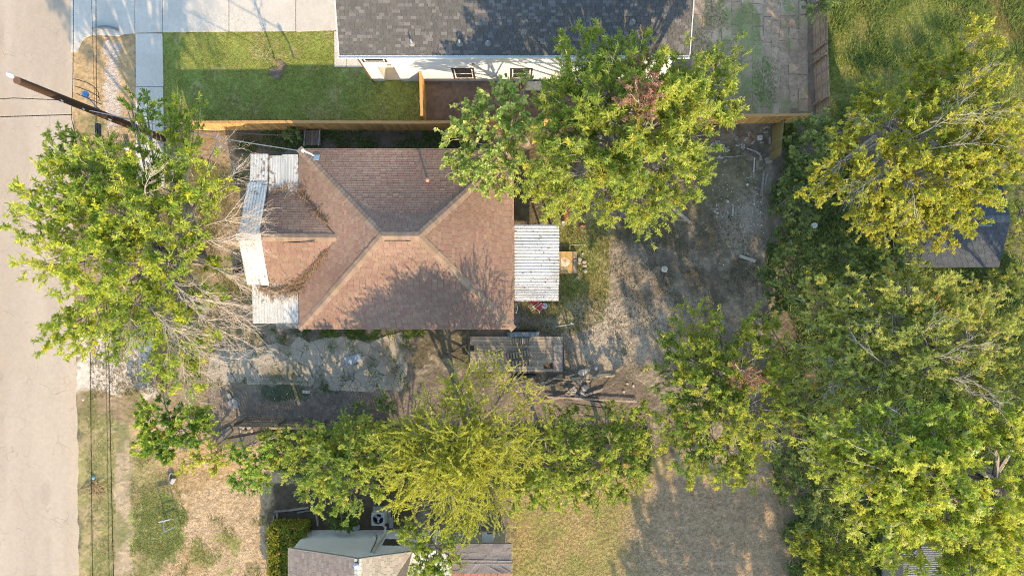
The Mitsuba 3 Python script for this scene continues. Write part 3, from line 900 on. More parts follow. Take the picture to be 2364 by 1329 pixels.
# windows, vent, flue, pipes on the wall
m = MB().box((-6.35, BY + .02, 2.1), (1.15, .06, 1.1), 0, (.66, .67, .64))
wn = m.build('window', 'satin', bh)
MB().box((-6.35, BY + .056, 2.1), (1.0, .012, .95), 0, (.05, .05, .05)).build('pane', 'satin', wn)
m = MB().box((-1.3, BY + .1, 1.55), (.62, .46, .42), 0, (.62, .66, .68))
ac = m.build('window_unit', 'satin', bh)
MB().box((-1.2, BY + .336, 1.55), (.3, .012, .24), 0, (.1, .11, .12)).build('grille', 'satin', ac)
m = MB()
pts = [at(884, 1212, .75), at(890, 1216, .8), (-7.0, BY + .06, 1.0), (-7.08, BY + .06, 2.0), (-7.15, BY + .06, 3.6)]
m.tube(pts, .06, 7, (.5, .52, .47))
m.tube([(-7.6, BY + .03, .9), (-7.4, BY + .03, 1.0), (-7.3, BY + .03, 1.9), (-7.27, BY + .03, 3.5)], .022, 5, (.05, .05, .05))
m.box((-7.55, BY + .05, .95), (.16, .1, .16), 0, (.4, .42, .42))
m.build('conduit', 'satin', bh)
p = at(829, 1280, 5.0)
m = MB()
m.tube([[-7.66, BY + .0, 4.3], [-7.66, BY, 5.0]], .07, 10, (.4, .41, .42))
m.build('flue', 'chrome', bh, vc=False)
m = MB()
m.tube([[-7.66, BY, 4.96], [-7.66, BY, 5.0], [-7.66, BY, 5.14], [-7.66, BY, 5.18]], [.05, .15, .13, .03], 12)
m.build('flue_cap', 'chrome', bh, vc=False)

# air conditioner beside that house
acu = thing('air_conditioner', 'grey outdoor air conditioner with round fan beside the pale house', 'air conditioner')
c = at(873, 1197, .82)
m = MB()
p = Polygon([(-.36, -.36), (.36, -.36), (.36, .36), (-.36, .36)]).buffer(-.06).buffer(.06)
ring = p.difference(Point(0, 0).buffer(.29, 24))
v, f = prism(p.difference(Point(0, 0).buffer(.335)), 0, .76)
m.add(v + [c[0], c[1], .05], f, (.40, .40, .38))
v, f = prism(ring, .76, .82)
m.add(v + [c[0], c[1], 0.05], f, (.46, .46, .43))
m.build('case', 'satin', acu)
MB().tube([[c[0], c[1], .3], [c[0], c[1], .5]], .33, 20, (.03, .03, .035)).build('well', 'satin', acu)
m = MB()
for k in range(3):
    a = k * 2.094 + .5
    v = []
    for r_, da in ((.07, -.4), (.26, -.42), (.27, .25), (.07, .35)):
        v.append([c[0] + r_ * math.cos(a + da), c[1] + r_ * math.sin(a + da), .7 + da * .05])
    v = np.array(v)
    m.add(np.vstack([v, v - [0, 0, .01]]), [[0, 1, 2], [0, 2, 3], [4, 6, 5], [4, 7, 6]], (.42, .44, .45))
m.tube([[c[0], c[1], .6], [c[0], c[1], .75]], .09, 12, (.45, .46, .46))
m.build('fan', 'satin', acu)
MB().box((c[0] + .05, c[1] - .02, .03), (1.0, .95, .06), 0, (.34, .33, .31)).build('base', 'rough', acu)
m = MB().box(at(903, 1205, .05), (.22, .6, .1), 0, (.33, .33, .32))
tag(m.build('concrete_block', 'rough'), 'narrow concrete block lying right beside the outdoor air conditioner', 'block')
m = MB().box(at(884, 1171, .1), (.75, .1, .2), 0, (.3, .33, .34))
tag(m.build('concrete_block', 'rough'), 'long grey block lying behind the outdoor air conditioner', 'block')
m = MB()
m.box(at(823, 1218, .1), (.36, .2, .2), .3, (.4, .42, .42))
m.box(at(826, 1214, .23), (.2, .16, .08), .3, (.36, .38, .38))
tag(m.build('water_meter_box', 'rough'), 'small grey box on bare soil by the pale wall', 'box')
# timber bed edging
bd = thing('raised_bed', 'weathered timber edging of an empty bed by the hedge', 'raised bed')
for (xa, ya, xb, yb_) in ((633, 1181, 668, 1178), (668, 1178, 712, 1172), (686, 1183, 724, 1176), (639, 1184, 640, 1216), (631, 1193, 632, 1218), (728, 1176, 733, 1214)):
    a, b = at(xa, ya, .2), at(xb, yb_, .2)
    d = b - a
    MB().box((a + b) / 2 - [0, 0, .1], (np.linalg.norm(d), .07, .2), math.atan2(d[1], d[0]), np.array([.34, .29, .24]) * rng.uniform(.7, 1.2)).build('board', 'rough', bd)

# ------------------------------------------------------------------ sheds on the right
sh = thing('shed', 'shed with dark blue grey shingle gable roof under yellow tree', 'shed')
SX0, SX1, SY0, SYM, SY1 = 21.3, 25.5, 1.08, 3.53, 5.98


def zs(X, Y):
    return 3.67 - np.abs(Y - SYM) * .355


rng = np.random.default_rng(51)
m = MB()
m.add([[SX0, SY0, 2.785], [SX1, SY0, 2.785], [SX1, SYM, 3.655], [SX0, SYM, 3.655], [SX1, SY1, 2.785], [SX0, SY1, 2.785]], [[0, 1, 2], [0, 2, 3], [3, 2, 4], [3, 4, 5]], (.05, .05, .05))
sr = m.build('roof', 'rough', sh)
shingle_roof(sr, [((SX0, SY0), (1, 0), (0, 1), sbox(0, 0, SX1 - SX0, SYM - SY0)), ((SX0, SY1), (1, 0), (0, -1), sbox(0, 0, SX1 - SX0, SYM - SY0))], zs, lambda r, x, y: np.array([.072, .082, .1]) * r.uniform(.85, 1.18), .33, .14, rng, 120)
caps(sr, [SX0, SYM, 3.67], [SX1, SYM, 3.67], .25, .34, lambda r, x, y: np.array([.12, .125, .135]) * r.uniform(.8, 1.2), rng, drop=.36)
p = at(2268, 521, 3.6)
MB().box((p[0], p[1], 3.68), (.85, .25, .12), 0, (.07, .075, .08)).box((p[0], p[1], 3.745), (.8, .08, .02), 0, (.2, .21, .22)).build('roof_vent', 'satin', sr)
m = MB()
v, f = prism(Polygon([(SY0 + .25, 0), (SY1 - .25, 0), (SY1 - .25, 2.75), (SYM, 3.6), (SY0 + .25, 2.75)]), 0, SX1 - SX0 - .5)
m.add(np.column_stack([SX0 + .25 + v[:, 2], v[:, 0], v[:, 1]]), f, (.4, .37, .33))
m.build('wall', 'rough', sh)
ts = thing('shed', 'shed with pale corrugated metal roof among the lower right trees', 'shed')
a, b = at(2085, 1258, 2.6), at(2172, 1420, 2.6)
v, f = ribbed(b[0] - a[0], a[1] - b[1], .1, .025, 2)
obj('metal_roof', (np.column_stack([a[0] + v[:, 1], a[1] - v[:, 0], 2.6 + v[:, 2] + v[:, 1] * .05]), f[:, ::-1]), 'old_tin', ts)
MB().box(((a[0] + b[0]) / 2, (a[1] + b[1]) / 2, 1.27), (b[0] - a[0] - .3, a[1] - b[1] - .3, 2.54), 0, (.34, .3, .26)).build('wall', 'rough', ts)

# ------------------------------------------------------------------ utility pole, cables
pole = thing('utility_pole', 'tall dark brown wooden utility pole standing by the road', 'utility pole')
PB = at(378, 321)
top = at(40, 186, 11.5)
m = MB()
pts = [PB + (top - PB) * t for t in np.linspace(0, 1, 8)]
m.tube(pts, np.linspace(.2, .145, 8), 14, (0.062, 0.035, 0.024))
m.build('shaft', 'rough', pole)
m = MB().tube([top, top + [0, 0, .03]], .15, 14, (.16, .09, .06))
m.build('pole_top', 'rough', pole)
m = MB()
q = top + [-.28, .22, -.05]
m.tube([top + [-.1, .1, -.35], q + [0, 0, -.1]], .03, 6, (.4, .4, .4))
m.tube([q + [0, 0, -.15], q, q + [0, 0, .18], q + [0, 0, .26]], [.07, .1, .085, .03], 10, (.72, .72, .70))
m.build('insulator', 'satin', pole)
onp = lambda h: PB + (top - PB) * (h / 11.5)
a = onp(6.1)
m = MB()
m.tube([a + [0, .1, -.3], a + [-.15, .35, 0], a + [-.45, .72, .12]], .03, 7, (.16, .25, .36))
m.tube([a + [0, .1, .1], a + [-.15, .35, 0]], .025, 6, (.16, .25, .36))
m.build('lamp_arm', 'satin', pole)
m = MB()
q = a + [-.55, .85, .14]
m.tube([q + [0, 0, -.12], q + [0, 0, 0], q + [0, 0, .1], q + [0, 0, .14]], [.13, .17, .12, .03], 12, (.1, .27, .5))
m.build('lamp_head', 'satin', pole)
m = MB()
for h in (5.4, 5.5, 7.5, 9.0):
    q = onp(h)
    m.tube([q + [.12, -.13, 0], q + [.2, -.2, 0]], .03, 6, (.55, .55, .52))
m.build('bolt', 'satin', pole)


def cable(label, pts, r=0.018, sag=0.0, n=24, bsdf='black_cable', group='overhead cables'):
    P = np.array(pts, float)
    t = np.linspace(0, len(P) - 1, n)
    Q = np.column_stack([np.interp(t, np.arange(len(P)), P[:, k]) for k in range(3)])
    Q[:, 2] -= sag * 4 * (t / (len(P) - 1)) * (1 - t / (len(P) - 1))
    m = MB()
    m.tube(Q, r, 6)
    return tag(m.build('overhead_cable', bsdf, vc=False), label, 'cable', group)


cable('thin black cable nearest the road edge, running past the pole', [(-19.55, 45, 8.2), (-19.62, 12.9, 8.2), (-19.66, 9.0, 8.2), (-19.7, 7.6, 8.25), (-19.52, 6.8, 8.2), (-19.0, -2.6, 8.0), (-18.9, -12.9, 8.0), (-18.6, -45, 8.2)], .013, n=60, bsdf='grey_cable')
cable('thin grey cable in the middle of the three along the verge', [(-20.1, 45, 5.95), (-20.15, 13.8, 5.95), (-20.0, 8.6, 5.95), (-19.95, 7.6, 5.95), (-19.6, -3, 5.7), (-19.45, -13.9, 5.7), (-18.9, -45, 5.9)], .009, n=60, bsdf='grey_cable')
cable('thick black cable on the house side of the three along the verge', [(-19.9, 45, 5.9), (-19.97, 13.8, 5.9), (-19.92, 8.6, 5.95), (-19.88, 7.6, 5.95), (-19.45, -3, 5.75), (-19.24, -13.9, 5.7), (-18.7, -45, 5.9)], .016, n=60, bsdf='grey_cable')
cable('black cable crossing the road above the other crossing cable', [onp(8.0) + [-.1, .1, 0], (-22.6, 8.55, 8.0), (-36, 7.2, 8.2)], .016, n=20)
cable('black cable crossing the road below the other crossing cable', [(-19.7, 7.75, 8.2), (-22.9, 7.65, 8.2), (-36, 7.2, 8.3)], .018, n=20)
cable('pale twisted service cable running from the pole to the brown house', [onp(7.0) + [.1, -.1, 0], (-13.6, 7.2, 5.4), at(697, 349, 4.35)], .022, .12, 24, 'chrome', 'service cables')
cable('brown service cable sagging from the pole along the cedar fence', [onp(6.3) + [.1, -.1, 0], at(440, 300, 4.5), at(610, 310, 3.4), at(700, 314, 1.7)], .016, .1, 24, 'dark_metal', 'service cables')
rng = np.random.default_rng(61)
for k, (h0, h1, yo) in enumerate(((8.2, 6.3, .9), (8.1, 6.2, .75), (8.0, 6.1, .45))):
    a, b = np.array([-19.62, 9.35 - .3 * k, h0]), np.array([-19.6, 9.0 - .12 * k, h1])
    mid = (a + b) / 2 + [.35, .25 * (1 - k) + .1, -.5]
    t = np.linspace(0, 1, 16)[:, None]
    Q = (1 - t) ** 2 * a + 2 * t * (1 - t) * mid + t ** 2 * b
    tag(MB().tube(Q, .016, 5).build('cable_loop', 'black_cable', vc=False), ('uppermost', 'middle', 'lowest')[k] + ' slack black cable loop hanging beside the utility pole', 'cable', 'slack cable loops')
m = MB()
m.box((-19.93, 7.6, 5.78), (.2, .6, .2), .03, (.07, .08, .09))
tag(m.build('splice_box', 'satin'), 'dark grey splice box hanging on the thick cable by the pole', 'splice box')

# ------------------------------------------------------------------ cracked concrete slab
patio = numbered('patio')
labels[patio] = {'kind': 'structure', 'label': 'cracked pale concrete slab beside the brown house'}
rng = np.random.default_rng(71)
reg = Polygon([at(x, y)[:2] for x, y in ((486, 815), (520, 800), (560, 812), (600, 800), (640, 790), (668, 800), (690, 774), (712, 790), (752, 778), (800, 776), (850, 792), (880, 778), (928, 766), (938, 775), (941, 830), (940, 904), (868, 898), (862, 905), (740, 900), (700, 890), (664, 886), (560, 888), (500, 886), (478, 866))])
x0, y0, x1, y1 = reg.bounds
pts = []
while len(pts) < 150:
    q = rng.uniform((x0, y0), (x1, y1))
    dmin = 0.24 if vnoise(q[0], q[1], 1.8, 77) > .5 else 0.5
    if reg.contains(Point(q)) and all(np.hypot(*(q - w)) > dmin for w in pts):
        pts.append(q)
    if rng.uniform() < .0005:
        break
far = [(x0 - 20, y0 - 20), (x1 + 20, y0 - 20), (x0 - 20, y1 + 20), (x1 + 20, y1 + 20)]
vor = Voronoi(np.vstack([pts, far]))
cells = []
for k in range(len(pts)):
    rr = vor.regions[vor.point_region[k]]
    if -1 in rr or not rr:
        continue
    cells.append(Polygon(vor.vertices[rr]).intersection(reg))
while cells:
    cell = cells.pop(0)
    while rng.uniform() < .72 and cell.area < 1.9:
        nb = [q for q in cells if q.distance(cell) < 1e-6 and q.intersection(cell).length > .12]
        if not nb:
            break
        cells.remove(nb[0])
        cell = unary_union([cell, nb[0]])
    edge_cell = cell.buffer(.03).contains(Point(cell.representative_point())) and cell.exterior.distance(reg.exterior) < .01 if cell.geom_type == 'Polygon' else False
    if edge_cell and cell.area < .35 and rng.uniform() < .4:
        continue
    cell = cell.buffer(-rng.uniform(.004, .013))
    for pc in (cell.geoms if cell.geom_type == 'MultiPolygon' else [cell]):
        if pc.area < .02:
            continue
        # rough the edges
        L = pc.exterior.length
        ring = [pc.exterior.interpolate(d) for d in np.linspace(0, L, max(10, int(L / .12)), endpoint=False)]
        pq = Polygon([(q.x + rng.normal(0, .014), q.y + rng.normal(0, .014)) for q in ring]).buffer(0)
        if pq.geom_type != 'Polygon':
            continue
        v, f = prism(pq, -.03, rng.uniform(.03, .042))
        c0 = np.array([pc.centroid.x, pc.centroid.y])
        v[:, 2] += np.where(v[:, 2] > 0, ((v[:, :2] - c0) @ rng.normal(0, .012, 2)), 0)
        base = np.array([.41, .36, .305]) * rng.uniform(.92, 1.06) * (1 if rng.uniform() < .92 else .8)
        obj('slab_piece', (v, f), 'old_concrete', patio)
m = MB()
a = at(816, 829, .1)
m.box(a, (.95, .45, .03), .27, (.36, .4, .45))
m.box(a + [.02, -.02, .02], (.9, .38, .02), .27, (.33, .37, .42))
tag(m.build('metal_panel', 'satin'), 'bluish grey flat panel lying on the cracked concrete slab', 'panel')
st = thing('stone_disc', 'round grey concrete disc with a centre hole on dark soil', 'disc')
c = at(539, 932)
v, f = prism(Point(0, 0).buffer(.29, 20).difference(Point(0, 0).buffer(.035, 8)), 0, .12)
MB().add(v + c, f, (.33, .315, .3)).build('disc', 'rough', st)
v, f = prism(Point(0, 0).buffer(.3, 20), 0, .05)
tag(MB().add(v + c + [.1, .1, 0.0], f, (.24, .23, .22)).build('stone_disc', 'rough'), 'second dark disc half hidden under the grey holed disc', 'disc')
m = MB().box(at(530, 914, .08), (.17, .3, .1), .5, (.34, .32, .3))
tag(m.build('concrete_block', 'rough'), 'short concrete block leaning at the grey holed disc', 'block')
m = MB().box(at(707, 904, .06), (.4, .15, .12), -.08, (.42, .43, .43))
tag(m.build('concrete_block', 'rough'), 'pale block at the lower edge of the cracked slab', 'block')

# ------------------------------------------------------------------ flatbed trailer
tr = thing('trailer', 'old flatbed trailer with weathered plank deck beside the brown house', 'trailer')
rng = np.random.default_rng(81)
A, B = at(1083, 782, .66), at(1300, 860, .66)
tx0, tx1, ty1, ty0 = A[0], B[0], at(0, 776, .66)[1], at(0, 858, .66)[1]
n = 12
xj = at(1277, 0, .66)[0]
for k in range(n):
    y = ty0 + (k + .5) * (ty1 - ty0) / n
    w = (ty1 - ty0) / n - .012
    xe = xj - .03 - (at(1277, 0, .66)[0] - at(1256, 0, .66)[0] if k in (2, 1) else 0)
    g = rng.uniform(.75, 1.15)
    nseg = 26
    xs = np.linspace(tx0 + .06 + (.22 if k in (7, 8) else 0), xe, nseg)
    t = nz(rng, nseg) * .09 + 1
    wear = np.clip(nz(rng, nseg) * .35 - .35, 0, .6)
    cc = np.array([.335, .28, .225]) * g * (t * (1 - wear))[:, None]
    m = MB()
    for a in range(nseg - 1):
        m.box(((xs[a] + xs[a + 1]) / 2, y, .645 + rng.uniform(-.004, .004)), (xs[a + 1] - xs[a] + .001, w, .04), 0, cc[a])
    m.build('deck_plank', 'rough', tr)
for k in range(9):
    y = ty0 + (k + .5) * (ty1 - ty0) / 9
    MB().box((xj + .27, y, .65), (.5, (ty1 - ty0) / 9 - .014, .04), rng.uniform(-.01, .01), np.array([.36, .31, .26]) * rng.uniform(.78, 1.15)).build('deck_plank', 'rough', tr)
m = MB()
for x in (tx0, tx1 + .02):
    m.box((x, (ty0 + ty1) / 2, .62), (.07, ty1 - ty0 + .14, .14), 0, (.05, .052, .055))
for y in (ty0 - .04, ty1 + .04):
    m.box(((tx0 + tx1) / 2, y, .58), (tx1 - tx0 - .08, .07, .12), 0, (.05, .052, .055))
m.box((xj, (ty0 + ty1) / 2, .655), (.05, ty1 - ty0, .05), 0, (.12, .12, .12))
for x in np.linspace(tx0 + .4, tx1 - .4, 6):
    m.box((x, (ty0 + ty1) / 2, .56), (.06, ty1 - ty0 - .1, .1), 0, (.06, .055, .05))
m.build('frame', 'satin', tr)
m = MB()
m.tube([(tx0, ty1 - .4, .5), (tx0 - 1.2, (ty0 + ty1) / 2, .48)], .045, 6, (.045, .045, .05))
m.tube([(tx0, ty0 + .4, .5), (tx0 - 1.2, (ty0 + ty1) / 2, .48)], .045, 6, (.045, .045, .05))
m.box((tx0 - 1.25, (ty0 + ty1) / 2, .5), (.3, .12, .12), 0, (.06, .06, .06))
m.tube([(tx0 - .95, (ty0 + ty1) / 2 + .05, 0), (tx0 - .95, (ty0 + ty1) / 2 + .05, .85)], .035, 6, (.2, .2, .2))
m.build('tongue', 'satin', tr)
a, b = at(1176, 771, .75), at(1240, 771, .75)
m = MB()
m.box(((a[0] + b[0]) / 2, a[1] - .02, .72), (b[0] - a[0], .26, .05), 0, (.15, .19, .215))
m.box((a[0] - .05, a[1] - .02, .62), (.14, .26, .05), 0, (.14, .18, .2), ry=-.9)
m.box((b[0] + .06, a[1] - .02, .62), (.17, .26, .05), 0, (.14, .18, .2), ry=.9)
m.build('fender', 'satin', tr)
for x in (a[0] + .38, b[0] - .38):
    for y in (ty1 + .27, ty0 - .27):
        w = MB()
        t = trimesh.creation.revolve(np.array([(.2, -.09), (.31, -.09), (.34, -.05), (.34, .05), (.31, .09), (.2, .09), (.2, -.09)]), sections=20)
        w.add(np.array(t.vertices)[:, [0, 2, 1]] + [x, y, .34], np.array(t.faces)[:, ::-1], (.035, .035, .036))
        wk = w.build('wheel', 'rough', tr)
        w = MB()
        w.tube([(x, y - .07, .34), (x, y + .07, .34)], .2, 14, (.4, .39, .37))
        w.build('rim', 'satin', wk)
# broken slatted pieces lying on the deck
for (px, py, w, h, rz, ns, lab) in ((1204, 787, 1.0, .34, 0, 8, 'small slatted wooden frame lying on the trailer deck by the fender'), (1196, 818, 1.25, .36, .18, 8, 'slanting slatted wooden frame lying across the middle of the trailer deck'),
                                 (1200, 838, 1.3, .34, .1, 7, 'slatted wooden frame on the lower side of the trailer deck under twigs')):
    c = at(px, py, .74)
    k = thing('slatted_frame', lab, 'frame')
    R = rot(0, 0, rz)
    for s in (-1, 1):
        MB().box(c + R @ [0, s * h / 2, -.03], (w, .05, .09), rz, (.12, .095, .075)).build('rail', 'rough', k)
    for i in range(ns):
        MB().box(c + R @ [-w / 2 + (i + .5) * w / ns, 0, .0], (.085, h - .03, .04), rz + rng.uniform(-.06, .06), np.array([.3, .25, .2]) * rng.uniform(.7, 1.2)).build('slat', 'rough', k)


# ------------------------------------------------------------------ loose lumber and boards
def plank(label, x0, y0, x1, y1, w, z=.06, th=.045, col=(.38, .315, .25), name='plank', group=None):
    a, b = at(x0, y0, z), at(x1, y1, z)
    d = b - a
    L = np.linalg.norm(d)
    n = max(3, int(L / .12))
    g = nz(rng, n) * .1 + 1
    m = MB()
    for k in range(n):
        m.box(a + d * (k + .5) / n, (L / n + .001, w, th), math.atan2(d[1], d[0]), np.array(col) * g[k] * rng.uniform(.94, 1.06))
    return tag(m.build(name, 'rough'), label, 'plank', group)


plank('long plank lying lowest across the lumber heap, pointing right', 1262, 916, 1470, 927, .1, .16)
plank('broad board in the lumber heap slanting up to the right', 1333, 918, 1395, 898, .13, .1, col=(.33, .27, .22))
plank('narrow board crossing under the lowest long plank', 1256, 926, 1330, 908, .1, .1)
plank('sunlit pole of lumber lying level at the top of the heap', 1316, 874, 1424, 867, .09, .12, col=(.46, .37, .28))
plank('lumber piece pointing up right across the pale heap', 1306, 910, 1363, 862, .12, .2, col=(.36, .3, .24))
plank('lumber piece slanting slightly down right in the top of the heap', 1277, 873, 1362, 880, .08, .15, col=(.42, .34, .27))
plank('left lumber piece rising right beside the trailer', 1246, 890, 1298, 864, .1, .1, col=(.3, .26, .22))
plank('lower left lumber piece rising right out of the foliage', 1236, 900, 1306, 880, .08, .08, col=(.3, .26, .22))
plank('short stub of lumber just below the trailer corner', 1304, 870, 1326, 864, .08, .1)
plank('dark board stacked lowest under the long plank', 1304, 924, 1398, 937, .14, .06, col=(.2, .17, .15))
plank('second dark board stacked under the long plank', 1320, 920, 1400, 934, .12, .11, col=(.23, .195, .17))
plank('darkest board half buried below the lumber heap', 1322, 934, 1395, 944, .12, .05, col=(.15, .13, .11))
plank('grey board lying at the edge of the big pecan tree', 1555, 481, 1594, 514, .17, .05, col=(.36, .32, .28))
plank('weathered board lying alone near the right bushes', 1707, 590, 1744, 603, .17, .05, col=(.46, .42, .38))
plank('thin upright white board below the scattered bricks', 1742, 364, 1740, 398, .06, .05, .03, col=(.62, .6, .56))
plank('pale narrow board lying on gravel near the bushes', 1693, 474, 1691, 499, .09, .05, col=(.4, .37, .33))
plank('thin stick standing dark near the lower bushes', 1718, 674, 1717, 722, .05, .05, .04, col=(.24, .2, .16))
plank('pale thin strip lying above the trailer corner', 1282, 754, 1326, 747, .05, .04, .02, col=(.5, .48, .42))
plank('thin pale strip among the bricks, pointing down right', 1724, 342, 1756, 354, .04, .04, .02, col=(.55, .53, .5))
plank('second thin pale strip ending beside the first', 1746, 352, 1756, 359, .04, .04, .02, col=(.55, .53, .5))
plank('thin pale rod lying level below the brick scatter', 1630, 366, 1712, 360, .03, .03, .02, col=(.5, .48, .43))
plank('thin pale pole lying in weedy grass by the awning', 1316, 566, 1352, 564, .04, .03, .02, col=(.46, .42, .34))
plank('upright grey board at the yard edge under the bushes', 1763, 400, 1758, 452, .12, .06, col=(.25, .23, .2))
plank('short grey board next to the upright one under bushes', 1770, 404, 1766, 430, .09, .06, col=(.28, .26, .23))
plank('narrow board leaning at the greenish fence section', 1778, 316, 1777, 332, .1, .1, col=(.36, .33, .3))
plank('old broad board lying left on the dark soil', 500, 1012, 536, 992, .5, .1, .03, col=(.19, .17, .15))
plank('long broad board lying below the broad board on soil', 500, 1030, 640, 1004, .55, .07, .03, col=(.16, .145, .125))
plank('loose rail lying behind the old board fence, upper one', 612, 983, 740, 984, .13, .4, .05, col=(.33, .29, .2))
plank('loose rail lying behind the old board fence, lower one', 622, 988, 735, 989, .12, .4, .05, col=(.36, .32, .25))

# scattered bricks
BR = ((1653, 311, 1.3, 0), (1645, 332, .6, 1), (1651, 333, 1.1, 1), (1656, 327, .1, 1), (1663, 333, .25, 1), (1671, 338, -1.2, 1), (1679, 348, .35, 1), (1678, 342, .5, 1), (1703, 335, .05, 2), (1715, 335, -.3, 1), (1715, 341, -.25, 1), (1700, 319, 1.0, 3),
      (1706, 317, -1.3, 0), (1722, 321, 1.0, 1), (1733, 317, .9, 0), (1737, 322, .7, 0), (1738, 329, .9, 1), (1759, 329, .2, 2), (1768, 305, .2, 1), (1773, 294, -.5, 1), (1766, 295, .4, 1), (1781, 341, 1.4, 1), (1777, 322, 1.5, 1), (1674, 372, .7, 1), (1664, 363, -.5, 1), (1756, 365, 1.5, 1), (1730, 309, 1.1, 1))
BC = ((.4, .19, .13), (.5, .46, .42), (.44, .4, .33), (.33, .42, .38))
ORD = 'first second third fourth fifth sixth seventh eighth ninth tenth eleventh twelfth thirteenth fourteenth fifteenth sixteenth seventeenth eighteenth nineteenth twentieth'.split()


def nth(items, k, same):
    """place of item k among its likes, counted from the left"""
    return ORD[sorted((q for q in range(len(items)) if same(items[q])), key=lambda q: (items[q][0], items[q][1])).index(k)] + ' from the left'


for k, (px, py, rz, ci) in enumerate(BR):
    w = (.2, .095, .06) if k % 3 else (.24, .11, .07)
    m = MB().box(at(px, py, .04), w, rz, np.array(BC[ci]) * rng.uniform(.85, 1.15), rx=rng.uniform(-.1, .1))
    m.box(at(px, py, .04) + [0, 0, .026 if k % 3 else .03], (w[0] * .6, w[1] * .4, .02), rz, np.array(BC[ci]) * .4)
    tag(m.build('brick', 'rough'), ('red', 'pale', 'tan', 'greenish')[ci] + ' brick on the soil near the cedar fence corner, ' + nth(BR, k, lambda q: q[3] == ci), 'brick',
        ('red scattered bricks', 'pale scattered bricks', 'tan scattered bricks', None)[ci])
m = MB().box(at(1754, 318, .1), (.24, .24, .2), .1, (.6, .6, .58))
tag(m.build('concrete_block', 'rough'), 'square white block among the scattered bricks', 'block')
m = MB().box(at(1774, 370, .1), (.36, .36, .05), .3, (.26, .28, .25))
tag(m.build('paving_slab', 'rough'), 'grey square paver half under the right bushes', 'paver')

# ------------------------------------------------------------------ small things near the awning
yb = thing('sheet_of_plywood', 'yellow painted board with white paint marks beside the tin awning', 'board')
c = at(1306, 606, .3)
for (dx, w, col) in ((-.2, .42, (.55, .36, .12)), (.2, .36, (.56, .34, .09))):
    n_, m_ = 8, 26
    v, f = grid(c[0] + dx - w / 2, c[0] + dx + w / 2, c[1] - .62, c[1] + .62, n_, m_, lambda X, Y: .3 + .004 * (dx > 0) + (X - c[0]) * .02)
    u = (v[:, 0] - c[0]) / .4
    y = v[:, 1] - c[1]
    wh_ = ((np.hypot(u * .8 + .15, (y - .02) * 2.6) < .62) & (np.hypot(u * 1.3 + .15, (y - .13) * 4.5) > .45)) * .9 + ((np.abs(y + .35) < .06) & (u < .1)) * .6
    wh_ = np.clip(wh_ * (.6 + .6 * vnoise(v[:, 0], v[:, 1], .15, 5)), 0, .95)
    faded = vnoise(v[:, 0], v[:, 1], .35, 15)[:, None]
    cc = (np.array(col) * (1 - .5 * faded) + np.array([.55, .46, .36]) * .5 * faded)
    cc = cc * (1 - wh_[:, None]) + np.array([.75, .73, .7]) * wh_[:, None]
    mm = MB().add(v, f, cc)
    mm.box((c[0] + dx, c[1], .28), (w - .01, 1.23, .03), 0, (.4, .28, .12))
    mm.build('panel', 'satin', yb)
MB().box((c[0], c[1], .13), (.6, 1.0, .26), 0, (.16, .13, .1)).build('box', 'rough', yb)
for k, py in enumerate((589, 607, 623)):
    m = MB().box(at(1327, py, .12), (.19, .39, .24), .02 * (k - 1), np.array([.36, .3, .25]) * (1, .93, 1.05)[k])
    tag(m.build('concrete_block', 'rough'), ('brown concrete block beside the yellow board, uppermost of three', 'brown concrete block beside the yellow board, middle of three', 'brown concrete block beside the yellow board, lowest of three')[k], 'block')


def rock(px, py, r, col, label, rg):
    s = trimesh.creation.icosphere(1, r)
    v = np.array(s.vertices) * rg.uniform(.7, 1.2, 3) * rg.uniform(.85, 1.15, (len(s.vertices), 1)) * [1, 1, .6]
    tag(obj('stone', (v + at(px, py, r * .3), np.array(s.faces)), 'rough', color=np.tile(np.array(col) * rg.uniform(.85, 1.1), (len(v), 1))), label, 'stone', 'loose stones')


for lst, col, lab in ((((1338, 598, .16), (1349, 605, .14), (1337, 606, .1), (1350, 613, .13), (1351, 625, .14), (1345, 585, .08), (1333, 640, .1)), (.45, .38, .3), 'pale rubble stone in grass beyond the concrete blocks, '),
                      (((1534, 621, .2), (1346, 860, .26), (1376, 850, .14), (1355, 855, .15), (1319, 745, .08), (1462, 890, .08), (1448, 885, .07), (1440, 903, .08), (1344, 905, .2), (1322, 902, .22), (1350, 895, .17), (1330, 915, .15)), (.46, .43, .39), 'whitish stone or rubble lump on back yard soil, '),
                      (((700, 1000, .12), (555, 982, .15), (562, 986, .12), (575, 984, .16), (566, 996, .14), (553, 994, .1), (581, 993, .12)), (.36, .33, .3), 'grey rubble lump piled at the old board fence, ')):
    for k, (px, py, r) in enumerate(lst):
        rock(px, py, r, col, lab + nth(lst, k, lambda q: True), rng)

# rusty drums under the pecan
for k, (px, ya, yb_, r, col, lab) in enumerate(((1310, 462, 511, .28, (.36, .15, .09), 'rusty red steel drum lying on its side at the foliage edge'), (1326, 455, 491, .2, (.3, .13, .08), 'narrow rusty pipe lying right of the steel drum'))):
    a, b = at(px - 1, ya - 14, r), at(px, yb_, r)
    t = np.linspace(0, 1, 9)
    k_ = thing('steel_drum' if k == 0 else 'rusty_pipe', lab, 'drum' if k == 0 else 'pipe')
    m = MB()
    rr = np.full(9, r)
    m.tube([a + (b - a) * q for q in t], rr, 18, col)
    m.build('body', 'satin', k_)
    for q in (.02, .36, .68, .98):
        MB().tube([a + (b - a) * (q - .012), a + (b - a) * (q + .012)], r * 1.06, 18, np.array(col) * .8).build('hoop', 'satin', k_)
m = MB().box(at(1322, 466, .58), (.22, .9, .03), .04, (.5, .36, .2))
tag(m.build('plank', 'rough'), 'tan board lying on top of the rusty drum', 'plank')
wc = thing('wooden_rack', 'small rack of pale slats over a rusty rail behind the house', 'rack')
